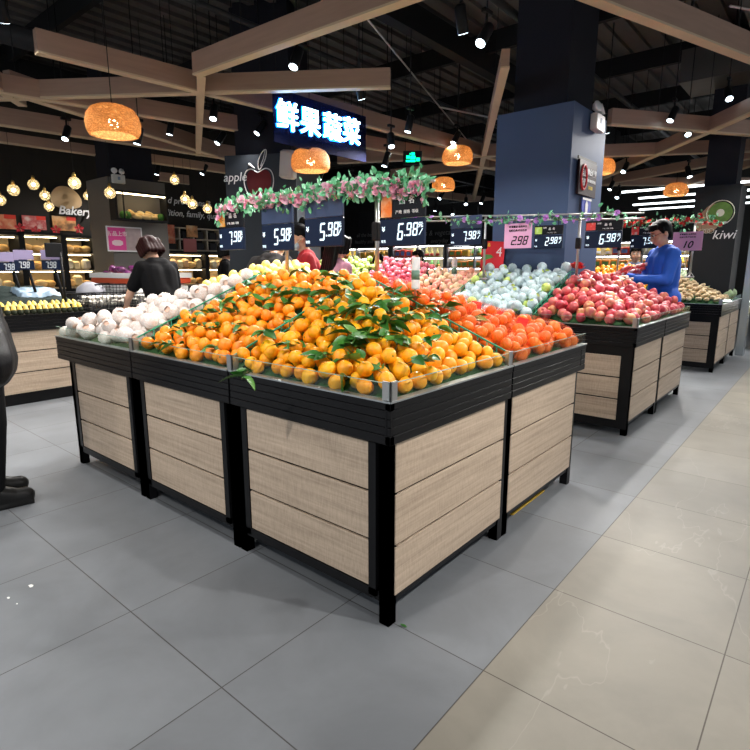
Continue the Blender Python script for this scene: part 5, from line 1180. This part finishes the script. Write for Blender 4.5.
# pink poster and bread niche on the grey brown column
a, b = onX(109, 250, -8.28), onX(140, 229, -8.28); t = thing('pink_poster', 'pink and grey framed poster on the grey brown column', 'poster', (-8.27, a.y, a.z), R(90)); w_, h_ = b.y - a.y, b.z - a.z
MB().box(-.02, 0, -.02, w_ + .02, .015, h_ + .02).build('white_frame', WHITEP, t); MB().box(0, -.004, 0, w_ * .52, 0, h_).build('pink_half', mat('magenta print', (.72, .06, .30), .5, 0, .12, 8), t); MB().box(w_ * .52, -.004, 0, w_, 0, h_).build('grey_half', mat('grey pink print', (.42, .33, .33), .5, 0, .3, 14), t)
m = MB(); m.poly(smoothpts([(w_ * .1, h_ * .2), (w_ * .42, h_ * .2), (w_ * .42, h_ * .45), (w_ * .1, h_ * .45)], 1), .003, Matrix.Translation((0, -.005, 0)) @ FRONT); m.build('white_bubble', mat('pale pink print', (.8, .6, .66), .5), t); lettering('poster_text', '新品上市', .075, MATS['pale pink print'], t, (w_ * .27, -.006, h_ * .72), bold=.002)
a, b = onX(112, 220, -8.2), onX(162, 196, -8.2); t = thing('bread_niche', 'black framed niche filled with baguettes and greens on the grey brown column', 'display case', (-8.24, a.y, a.z), R(90)); w_, h_ = b.y - a.y, b.z - a.z
m = MB(); e = .025; m.box(0, -.2, 0, w_, 0, e); m.box(0, -.2, h_ - e, w_, 0, h_); m.box(0, -.2, e, e, 0, h_ - e); m.box(w_ - e, -.2, e, w_, 0, h_ - e); m.box(w_ * .14, -.2, e, w_ * .14 + .012, -.18, h_ - e); m.build('frame', BLACKM, t); MB().box(e, -.17, h_ - e - .015, w_ - e, -.13, h_ - e - .003).build('light_strip', WARM, t)
for k in range(11):
    o = link('baguette', loaf_me, t, (w_ * (.25 + .06 * k), -.09 + .03 * (k % 3), .03 + .028 * (k % 3))); o.scale = (.62, .95, .75); o.rotation_euler = (rg.uniform(-.2, .5), rg.uniform(-.2, .2), PI / 2 + rg.uniform(-.9, .9))
for k in range(3):
    m = MB(); m.ball((0, 0, .05), .055, 8, 6, (1, 1, 1.1)); o = m.build('greens', mat('deep green leaves', (.06, .2, .03), .7, 0, .5, 30, bump=.8), t, (w_ * (.18, .26, .9)[k], -.1, .03))
# shelves right of the column
shelf_run('bakery counter shelves with bread below the wall script', -9.7, 4.9, 6.3, [1.0, 1.30], 1.62, seed=4); shelf_run('bakery counter shelves next to the dark slate column', -9.7, 6.35, 7.9, [1.0, 1.30], 1.62, seed=5)
for k, (x0, x1, y0, y1) in enumerate(((143, 154, 223, 236), (160, 174, 225, 243), (187, 197, 226, 237))):
    a, b = onX(x0, y1, -10.31), onX(x1, y0, -10.31); t = thing('bakery_poster', ['upright bread poster next to the grey brown column', 'poster of croissants above the woman in black', 'poster of a golden cake between the white shelf grids'][k], 'poster', (-10.3, a.y, a.z), R(90)); MB().box(0, 0, 0, b.y - a.y, .02, b.z - a.z).build('picture', PICM[(2, 0, 2)[k]], t)
a, b = onX(184, 253, -9.85), onX(196, 239, -9.85); o = MB().box(-.01, 0, 0, .01, b.y - a.y, b.z - a.z).build('notice', mat('dusty red card', (.5, .16, .16), .6), None, (-9.85, a.y, a.z)); tag(o, 'dusty red notice card standing on the bakery counter', 'notice'); MB().box(-.012, .05, 1.62 - a.z, .012, b.y - a.y - .05, 0).build('foot', BLACKM, o)
t = thing('white_shelf_grid', 'white open shelf grid with dark packs on the wall below the script lettering', 'shelf', (-10.5, 5.15, 1.66)); m = MB()
for z in (0, .22, .44): m.box(0, 0, z, .18, 2.9, z + .025)
for j in range(10): m.box(0, j * .32, 0, .18, j * .32 + .025, .46)
m.build('grid', mat('warm white wood', (.6, .52, .42), .5), t)
DK = mat('dark package', (.03, .03, .035), .4, 0, .3, 8, rnd=.5); dk = MB().box(-.06, -.09, 0, .06, .09, .15, bev=.01).data('dark_package', DK)
for j in range(9):
    for z in (.025, .245): o = bpy.data.objects.new('dark_package', dk); C.objects.link(o); o.location = (-10.40, 5.15 + .17 + j * .32, 1.66 + z); tag(o, 'dark gift pack in the white shelf grid of the bakery', 'package', 'dark packs in the shelf grid')

# ------------------------------------------------------------------ shelves across the back
PRODC = [(.85, .30, .03), (.9, .60, .05), (.75, .08, .05), (.2, .45, .12), (.85, .82, .75), (.15, .25, .6), (.9, .5, .1), (.9, .82, .3)]
boxm = []
for i, c_ in enumerate(PRODC):
    m = mat('grocery print %d' % i, c_, .4, 0, .35, 30); m2 = mat('grocery label %d' % i, PRODC[(i + 3) % 8], .4, 0, .3, 40)
    b_ = MB(); 
    if i % 2: b_.lathe([(.045, 0), (.05, .01), (.05, .13), (.02, .18), (.02, .22), (.024, .24)], 12); b_.cur = 1; b_.lathe([(.052, .03), (.052, .10)], 12)
    else: b_.box(-.08, -.05, 0, .08, .05, .2, bev=.008); b_.cur = 1; b_.box(-.06, -.052, .05, .06, -.048, .15)
    boxm.append((('bottle' if i % 2 else 'grocery_box'), b_.data('grocery', [m, m2])))
COOL = mat('cool lit shelf strip', (1, 1, 1), .5, emit=(.95, .97, 1), es=14)
def grocery_shelf(label, x0, x1, y, zs, top, seed, glab, group, pitch=.19, header=None):
    t = thing('grocery_shelf', label, 'shelf unit', (x0, y, 0), 0, 'grocery shelves at the back'); W = x1 - x0; m = MB()
    for xx in (0, W / 2, W): m.box(xx - .02, 0, 0, xx + .02, .45, top)
    m.box(0, 0, 0, W, .45, .15); m.box(0, 0, top - .03, W, .45, top); m.build('frame', mat('grey shelf metal', (.25, .25, .26), .5, .2), t); MB().box(0, .44, .15, W, .46, top).build('back_panel', CREAM, t); rg_ = random.Random(seed)
    for i, z in enumerate(zs):
        MB().box(0, .02, z - .02, W, .44, z).build('shelf_board', MATS['grey shelf metal'], t); nx = (zs + [top])[i + 1]; MB().box(.05, .08, nx - .045, W - .05, .11, nx - .03).build('light_strip', COOL, t)
        xx = pitch * .6; c_ = rg_.randrange(8)
        while xx < W - pitch * .5:
            if rg_.random() < .4: c_ = rg_.randrange(8)
            nm, me = boxm[c_]; o = bpy.data.objects.new(nm, me); C.objects.link(o); o.location = (x0 + xx, y + .13 + rg_.uniform(-.02, .02), z); s = rg_.uniform(.9, 1.15); o.scale = (s, s, min(1.15, (nx - z - .06) / .24) * rg_.uniform(.85, 1)); tag(o, glab, 'groceries', group); xx += pitch * rg_.uniform(.9, 1.1)
ZS = [.75, 1.05, 1.33, 1.6]
grocery_shelf('long back shelf unit of colourful groceries seen between the garland poles', -12.4, -9.9, 12.4, ZS, 1.9, 1, 'colourful grocery pack on the back shelves behind the pink shirt person', 'groceries behind the pink shirt person')
grocery_shelf('back shelf unit of bottles and packs behind the pink apples', -9.6, -7.9, 12.2, ZS, 1.92, 2, 'orange or yellow grocery pack on the back shelves behind the pink apples', 'groceries behind the pink apples')
grocery_shelf('back shelf unit of bottles and packs left of the red poster', -7.8, -6.2, 12.2, ZS, 1.86, 3, 'bright grocery pack on the back shelves left of the red poster', 'groceries left of the red poster')
grocery_shelf('far shelf unit of groceries behind the man in blue', -4.6, -2.0, 13.0, ZS, 1.9, 4, 'grocery pack on the far shelves behind the man in blue', 'groceries behind the man in blue')
grocery_shelf('shelf unit of blue and white packs at the right edge beside the bright steel upright', -.90, 1.4, 10.9, [.5, .8, 1.1, 1.4, 1.7, 2.0], 2.35, 5, 'grocery pack on the shelves right of the bright steel upright', 'groceries at the right edge', .2)
hd = struct('wall_2', MB().box(-11.5, 12.9, 1.95, -5.6, 13.0, 3.0), mat('black fascia', (.02, .02, .022), .6, 0, .1, 3))
for (x, z, s, hh) in ((-8.6, 2.26, 'Fruits & vegetables', .2), (-8.5, 2.05, 'everyday', .16), (-11.2, 2.3, 'all the best', .16), (-11.0, 2.1, 'healthy and organic', .16)): lettering('wall_lettering', s, hh, mat('dim grey lettering', (.22, .22, .22), .7), hd, (x, 12.88, z), shear=.2)
grn = ramp_mat('leafy greens', [(0, (.1, .3, .04)), (.5, (.3, .5, .12)), (1, (.7, .7, .4))], 8, .7, rnd_w=.8)

# ------------------------------------------------------------------ red and white packs beside the man
PK2 = ramp_mat('red and white wrapped pack', [(0, (.75, .7, .68)), (.5, (.7, .05, .05)), (1, (.8, .08, .06))], 24, .3, rnd_w=.05); pk2 = MB().box(-.06, -.02, -.02, .06, .02, .02, bev=.01).data('red_pack', PK2)
t = MB(); t.box(-2.35, 6.55, 0, -1.62, 7.2, 1.0, bev=.01); o = t.build('low_stand', BLACKM); tag(o, 'low black stand between the red apples and the oranges, carrying red and white packs', 'display stand')
for q in heap(-2.34, 6.56, -1.62, 7.15, lambda x, y: 1.01 + .24 * max(0, min(1, (x + 2.4) / .7)), .045, 1.0, 90):
    spawn((q[0], q[1], q[2], 1), 'red_pack', [pk2], 'red and white wrapped pack in the heap in front of the man in blue', 'package', 'red and white packs', rg, None, lambda r_: Euler((r_.uniform(-.3, .3), r_.uniform(-.5, -.2), r_.uniform(-.2, .7))))

# ------------------------------------------------------------------ people
SKIN = mat('skin', (.62, .36, .25), .5, 0, .06, 12, sss=.08); HAIRK = mat('black hair', (.005, .004, .004), .5, 0, .3, 60, spec=.12); HAIRR = mat('dark reddish hair', (.022, .006, .006), .5, 0, .3, 60, spec=.1)
EYEW = mat('eye white', (.75, .73, .7), .3); EYEK = mat('dark iris', (.015, .01, .008), .2); LIPM = mat('lips', (.45, .13, .11), .5)
def remesh(mb, name, m, parent, vox, it=3):
    o = mb.build(name + '_tmp', m); md = o.modifiers.new('r', 'REMESH'); md.mode = 'VOXEL'; md.voxel_size = vox; s = o.modifiers.new('s', 'SMOOTH'); s.iterations = it; s.factor = .6
    me = evalmesh(o); bpy.data.objects.remove(o); me.polygons.foreach_set('use_smooth', [True] * len(me.polygons)); me.name = name; return link(name, me, parent)
def person(label, loc, rz, h=1.7, top=None, top_long=True, bottom=None, hair=HAIRK, hair_style='short', pitch=0, yaw=0, lean=0, arms=None, vox=.009, female=False, coat=0, glasses=False, mask=False, group=None, cap=None):
    """local frame: faces -Y, feet on z=0"""
    t = thing('person', label, 'person', loc, rz); s = h / 1.72; t.scale = (s, s, s); sw = .17 if female else .19
    HIPZ = .93; L = Matrix.Translation((0, 0, HIPZ)) @ Matrix.Rotation(R(lean), 4, 'X') @ Matrix.Translation((0, 0, -HIPZ))     # positive lean goes forward
    NP = Vector((0, .0, 1.47)); HM = L @ Matrix.Translation(NP) @ Matrix.Rotation(R(yaw), 4, 'Z') @ Matrix.Rotation(R(pitch), 4, 'X') @ Matrix.Translation(-NP)
    l = lambda *p: L @ Vector(p); hd_ = lambda *p: HM @ Vector(p)
    arms = arms or {-1: ((-.24, .02, 1.14), (-.25, -.06, .90)), 1: ((.24, .02, 1.14), (.25, -.06, .90))}
    b = MB()
    # torso, neck, head
    b.cone(l(-.07, 0, .95), .115, l(.07, 0, .95), .115); b.cone(l(0, 0, .98), .13, l(0, .0, 1.12), .115); b.cone(l(-.05, 0, 1.15), .11, l(-.06, .0, 1.32), .115); b.cone(l(.05, 0, 1.15), .11, l(.06, .0, 1.32), .115)
    b.cone(l(-sw + .03, 0, 1.40), .055, l(sw - .03, 0, 1.40), .055); b.cone(l(-.06, .01, 1.40), .075, l(.06, .01, 1.40), .075); b.cone(l(0, .01, 1.42), .056, hd_(0, .005, 1.54), .05)
    b.ball(hd_(0, .015, 1.635), .1, 20, 14, (.80, .98, 1.02), HM.to_3x3().to_4x4()); b.ball(hd_(0, -.03, 1.57), .07, 16, 12, (.88, .88, 1.0), HM.to_3x3().to_4x4()); b.ball(hd_(0, -.052, 1.535), .038, 12, 10, (1.0, .8, .7), HM.to_3x3().to_4x4())
    b.cone(hd_(0, -.085, 1.622), .009, hd_(0, -.103, 1.585), .014, 8)
    for sx in (-1, 1):
        b.ball(hd_(sx * .083, .018, 1.60), .028, 10, 8, (.35, .75, 1.1), HM.to_3x3().to_4x4()); b.ball(hd_(sx * .04, -.06, 1.58), .028, 10, 8)
        hip = Vector((sx * .085, 0, .92)); kn = Vector((sx * .10, -.01, .49)); an = Vector((sx * .105, .02, .09)); b.cone(hip, .085, kn, .055); b.cone(kn, .054, an, .036); b.cone(an, .036, (sx * .11, -.12, .035), .03)
        el, wr = map(Vector, arms[sx][:2]); sh = l(sx * sw, 0, 1.395); b.cone(sh, .05, el, .038, 10); b.cone(el, .038, wr, .026, 10)
        d = (wr - el).normalized(); 
        if len(arms[sx]) > 2: d = Vector(arms[sx][2]).normalized()
        n = Vector(arms[sx][3]).normalized() if len(arms[sx]) > 3 else Vector((sx, 0, 0)).cross(d).normalized() if abs(d.z) < .8 else Vector((-sx, 0, 0))
        n = (n - d * n.dot(d)).normalized(); side = d.cross(n).normalized(); f = d if len(arms[sx]) > 2 else d
        pc = wr + d * .05
        for q in (-1.5, -.5, .5, 1.5): b.cone(wr + d * .012 + side * q * .008, .016, wr + d * .085 + side * q * .018, .0115, 8)
        for q, fl in ((-1.5, .062), (-.5, .076), (.5, .08), (1.5, .07)):
            p0 = wr + d * .085 + side * q * .0195; p1 = p0 + (d * .85 + n * .5).normalized() * fl * .5; p2 = p1 + (d * .3 + n * .95).normalized() * fl * .5; b.cone(p0, .0095, p1, .0085, 8); b.cone(p1, .0085, p2, .0075, 8)
        ts = side * (1 if side.dot(Vector((-sx, 0, .3))) > 0 else -1); p0 = wr + d * .03 + ts * .022; p1 = p0 + (d * .6 + ts * .8 + n * .2).normalized() * .04; p2 = p1 + (d * .8 + ts * .1 + n * .6).normalized() * .03; b.cone(p0, .013, p1, .010, 8); b.cone(p1, .010, p2, .0085, 8)
    remesh(b, 'body', SKIN, t, vox, 2)
    # shirt
    c = MB(); g = .016
    c.cone(l(-.08, 0, .93), .125 + g, l(.08, 0, .93), .125 + g); c.cone(l(-.02, 0, .98), .135 + g, l(.02, .0, 1.12), .125 + g); c.cone(l(-.055, 0, 1.15), .115 + g, l(-.065, .0, 1.32), .118 + g); c.cone(l(.055, 0, 1.15), .115 + g, l(.065, .0, 1.32), .118 + g)
    c.cone(l(-sw + .02, 0, 1.395), .062 + g * .5, l(sw - .02, 0, 1.395), .062 + g * .5); c.cone(l(-.05, .01, 1.41), .072 + g, l(.05, .01, 1.41), .072 + g)
    if female: c.ball(l(-.07, -.09, 1.27), .062, 10, 8); c.ball(l(.07, -.09, 1.27), .062, 10, 8)
    for sx in (-1, 1):
        el, wr = map(Vector, arms[sx][:2]); sh = l(sx * sw, 0, 1.395)
        if top_long: c.cone(sh, .060 + g * .6, el, .052 + g * .5, 10); c.cone(el, .052 + g * .5, el.lerp(wr, .94), .036 + g * .5, 10)
        else: c.cone(sh, .060 + g * .6, sh.lerp(el, .62), .056 + g * .7, 10)
    if coat: 
        for sx in (-1, 1): c.cone(l(sx * .08, 0, .92), .15, (sx * .12, .0, coat), .16)
        c.cone(l(0, 0, .95), .17, (0, 0, coat), .19)
    remesh(c, 'coat' if coat else 'shirt', top, t, .012, 4)
    c = MB(); c.cone((-.06, 0, .93), .13, (.06, 0, .93), .13)
    for sx in (-1, 1): c.cone((sx * .085, 0, .90), .108, (sx * .10, -.01, .49), .078); c.cone((sx * .10, -.01, .49), .078, (sx * .105, .02, .12), .06)
    remesh(c, 'trousers', bottom or mat('dark trousers', (.02, .02, .026), .8, 0, .2, 20), t, .014, 3)
    for sx in (-1, 1): c = MB(); c.cone((sx * .105, .03, .055), .048, (sx * .11, -.125, .045), .048); c.cone((sx * .105, .02, .09), .052, (sx * .108, -.05, .06), .05); c.box(sx * .11 - .045, -.16, 0, sx * .11 + .045, .08, .02); remesh(c, 'shoe', mat('black shoe', (.012, .012, .012), .4), t, .01, 2)
    # hair
    c = MB(); HQ = HM.to_3x3().to_4x4(); c.ball(hd_(0, .035, 1.655), .1, 18, 12, (.90, 1.0, 1.0), HQ); c.ball(hd_(0, .0, 1.70), .075, 14, 10, (1.05, 1.12, .62), HQ); c.ball(hd_(0, .07, 1.59), .07, 12, 8, (1.0, .7, 1.0), HQ)
    if hair_style == 'short':
        for k in range(9): c.cone(hd_(-.07 + .0175 * k, -.065 + .0012 * (k - 4) ** 2, 1.715), .018, hd_(-.072 + .018 * k, -.088 + .0022 * (k - 4) ** 2, 1.672 + .004 * (k % 3)), .009, 6)
        for sx in (-1, 1): c.cone(hd_(sx * .078, .0, 1.67), .02, hd_(sx * .081, .0, 1.615), .010, 6)
    if hair_style in ('bob', 'long'):
        for sx in (-1, 1):
            for k in range(4): c.cone(hd_(sx * .07, -.05 + .035 * k, 1.69), .032, hd_(sx * .092, -.045 + .04 * k, 1.565 - .01 * k), .024, 8)
        for k in range(5): c.cone(hd_(-.07 + .035 * k, .09, 1.66), .035, hd_(-.08 + .04 * k, .09, 1.535), .028, 8)
        for k in range(7): c.cone(hd_(-.06 + .02 * k, -.06, 1.72), .02, hd_(-.065 + .0215 * k, -.088, 1.675), .009, 6)
    if hair_style == 'long':
        for k in range(6): c.cone(hd_(-.08 + .032 * k, .085, 1.56), .034, l(-.10 + .04 * k, .13, 1.20 + .02 * (k % 2)), .018, 8)
    if hair_style == 'bun': c.ball(hd_(0, .11, 1.74), .045, 12, 8)
    remesh(c, 'hair', hair, t, .009, 2)
    HR = HM.to_3x3().to_4x4()
    for sx in (-1, 1):
        e = MB(); e.ball(hd_(sx * .031, -.0795, 1.625), .0125, 10, 8); e.build('eye', EYEW, t); e = MB(); e.ball(hd_(sx * .031, -.0885, 1.624), .0058, 8, 6); e.build('iris', EYEK, t)
        e = MB(); e.tube([hd_(sx * .016, -.088, 1.649), hd_(sx * .032, -.089, 1.654), hd_(sx * .05, -.079, 1.648)], [.003, .0038, .002], 6); e.build('eyebrow', hair, t)
    if not mask: e = MB(); e.tube([hd_(-.02, -.0865, 1.551), hd_(0, -.094, 1.554), hd_(.02, -.0865, 1.551)], [.003, .0065, .003], 6); e.build('lips', LIPM, t)
    if mask:
        e = MB(); e.ball(hd_(0, -.055, 1.562), .062, 16, 10, (1.12, .82, .82), HQ); e.build('face_mask', mat('pale blue face mask', (.55, .64, .74), .7), t)
        e = MB(); [e.tube([hd_(sx * .06, -.06, 1.575), hd_(sx * .09, .01, 1.60)], .002, 4) for sx in (-1, 1)]; e.build('ear_loop', WHITEP, t)
    if glasses:
        e = MB()
        for sx in (-1, 1): e.tube([hd_(sx * .033 + .025 * math.cos(a * PI / 8), -.104 + .004 * abs(math.cos(a * PI / 8)), 1.622 + .018 * math.sin(a * PI / 8)) for a in range(17)], .0022, 5); e.tube([hd_(sx * .058, -.10, 1.626), hd_(sx * .084, -.03, 1.628), hd_(sx * .086, .02, 1.618)], .0022, 5)
        e.tube([hd_(-.009, -.105, 1.624), hd_(.009, -.105, 1.624)], .0022, 5); e.build('glasses', CORD, t)
    if cap:
        e = MB(); e.tube([l(.085 * math.cos(a * PI / 8), .02 + .075 * math.sin(a * PI / 8), 1.455) for a in range(17)], .013, 8); e.build('collar', cap, t)
    return t
BLUE = mat('bright blue work smock', (.010, .10, .55), .7, 0, .15, 14, bump=.3)
t = person('man in a bright blue smock and glasses looking down at packs behind the red apples', (-1.44, 6.68, 0), R(-50), 1.80, BLUE, hair_style='short', pitch=20, lean=4, glasses=True, vox=.0065,
       arms={-1: ((-.22, -.10, 1.13), (-.10, -.34, 1.16), (.25, -.95, .05), (0, 0, -1)), 1: ((.23, -.10, 1.13), (.10, -.36, 1.14), (-.3, -.95, .05), (0, 0, -1))}, cap=BLUE)
m = MB(); m.ball((0, 0, 0), .06, 14, 10, (1.7, .8, .6)); o = m.build('paper_wrapped_bread', LOAF, t, (0, -.46, 1.12)); o.name = 'held_roll'
BLK = mat('black cotton', (.005, .005, .006), .85, 0, .2, 14, bump=.3)
person('woman in a black short sleeved shirt with dark reddish hair bending over the left counter', (-5.03, 2.78, 0), R(-88), 1.64, BLK, False, hair=HAIRR, hair_style='bob', pitch=28, lean=14, female=True, arms={-1: ((-.26, -.20, 1.08), (-.20, -.38, .98)), 1: ((.26, -.24, 1.08), (.20, -.42, .98))})
person('person in dark clothes with a yellow collar standing behind the woman in black', (-6.95, 4.85, 0), R(140), 1.66, BLK, hair_style='bob', female=True, cap=mat('orange yellow collar', (.85, .4, .03), .7))
person('woman in red wearing a pale face mask behind the mandarin heap', (-4.02, 3.80, 0), R(-38), 1.72, mat('red knit top', (.42, .012, .02), .85, 0, .2, 20, bump=.3), hair_style='bun', pitch=18, lean=6, female=True, mask=True)
person('person in a dark grey jacket seen from behind below the first 5.98 price board', (-4.80, 3.84, 0), R(205), 1.74, mat('dark grey jacket', (.035, .032, .033), .8, 0, .3, 10, bump=.3), hair_style='short', pitch=40, lean=22)
person('person with long black hair in a pink top behind the mandarin heap', (-3.73, 3.80, 0), R(170), 1.62, mat('pink top', (.72, .32, .44), .8, 0, .1, 10, bump=.2), hair_style='long', pitch=10, lean=6, female=True)
p = onY(398, 255, 7.3); person('person in a dark maroon jacket bending behind the green apples', (p.x, 7.3, 0), R(-70), 1.62, mat('maroon jacket', (.09, .012, .03), .8, 0, .2, 10), hair_style='short', pitch=30, lean=25, vox=.012)
p = onY(419, 255, 7.5); person('person in black behind the white bag roll on the mandarin ridge', (p.x, 7.5, 0), R(-20), 1.58, BLK, hair_style='short', pitch=10, vox=.012)
p = onY(636, 250, 9.4); person('shopper in a grey and blue jacket far behind, left of the man in blue', (p.x, 9.4, 0), R(20), 1.62, mat('grey blue jacket', (.10, .13, .2), .8, 0, .3, 10), hair_style='short', vox=.012)
p = onZ(-2, 502, 0); person('person in a long black coat cut off by the left edge of the picture', (p.x, p.y, 0), R(170), 1.72, mat('shiny black padded coat', (.008, .008, .009), .45, 0, .2, 14, bump=.4), hair_style='short', coat=.82, bottom=BLK, arms={-1: ((-.20, .01, 1.14), (-.13, .0, .93)), 1: ((.20, .01, 1.14), (.13, .0, .93))})
# small litter on the tiles
LIT_ = mat('torn white paper', (.8, .8, .78), .7)
for k, (x, y, s) in enumerate(((31, 586, .012), (8.5, 598, .007), (17, 604, .004))):
    p = onZ(x, y, 0); o = MB().poly([(-s, -s * .5), (s * .9, -s * .6), (s * 1.1, s * .2), (s * .2, s * .7), (-s * .8, s * .4)], .0015).build('paper_scrap', LIT_, None, (p.x, p.y, .0005)); tag(o, ['largest torn white paper scrap on the grey tiles at the lower left', 'middle sized white paper scrap on the grey tiles', 'tiniest white paper speck on the grey tiles'][k], 'litter')
p = onZ(393, 625, 0); o = link('leaf', leaf_mesh(.03, .014, .1, 0, 'fallen_leaf'), None, (p.x + .02, p.y + .02, .003)); o.name = 'fallen_leaf'; tag(o, 'small fallen green leaf at the foot of the front corner stand', 'leaf')
o = MB().box(-.06, 0, .0, .06, .42, .012, bev=.003).build('floor_board', mat('yellow warning board', (.55, .33, .02), .6, 0, .3, 12), None, (XA - .12, YA + 1.15, .001)); tag(o, 'yellow board lying on the floor under the stand of the net bags', 'board')
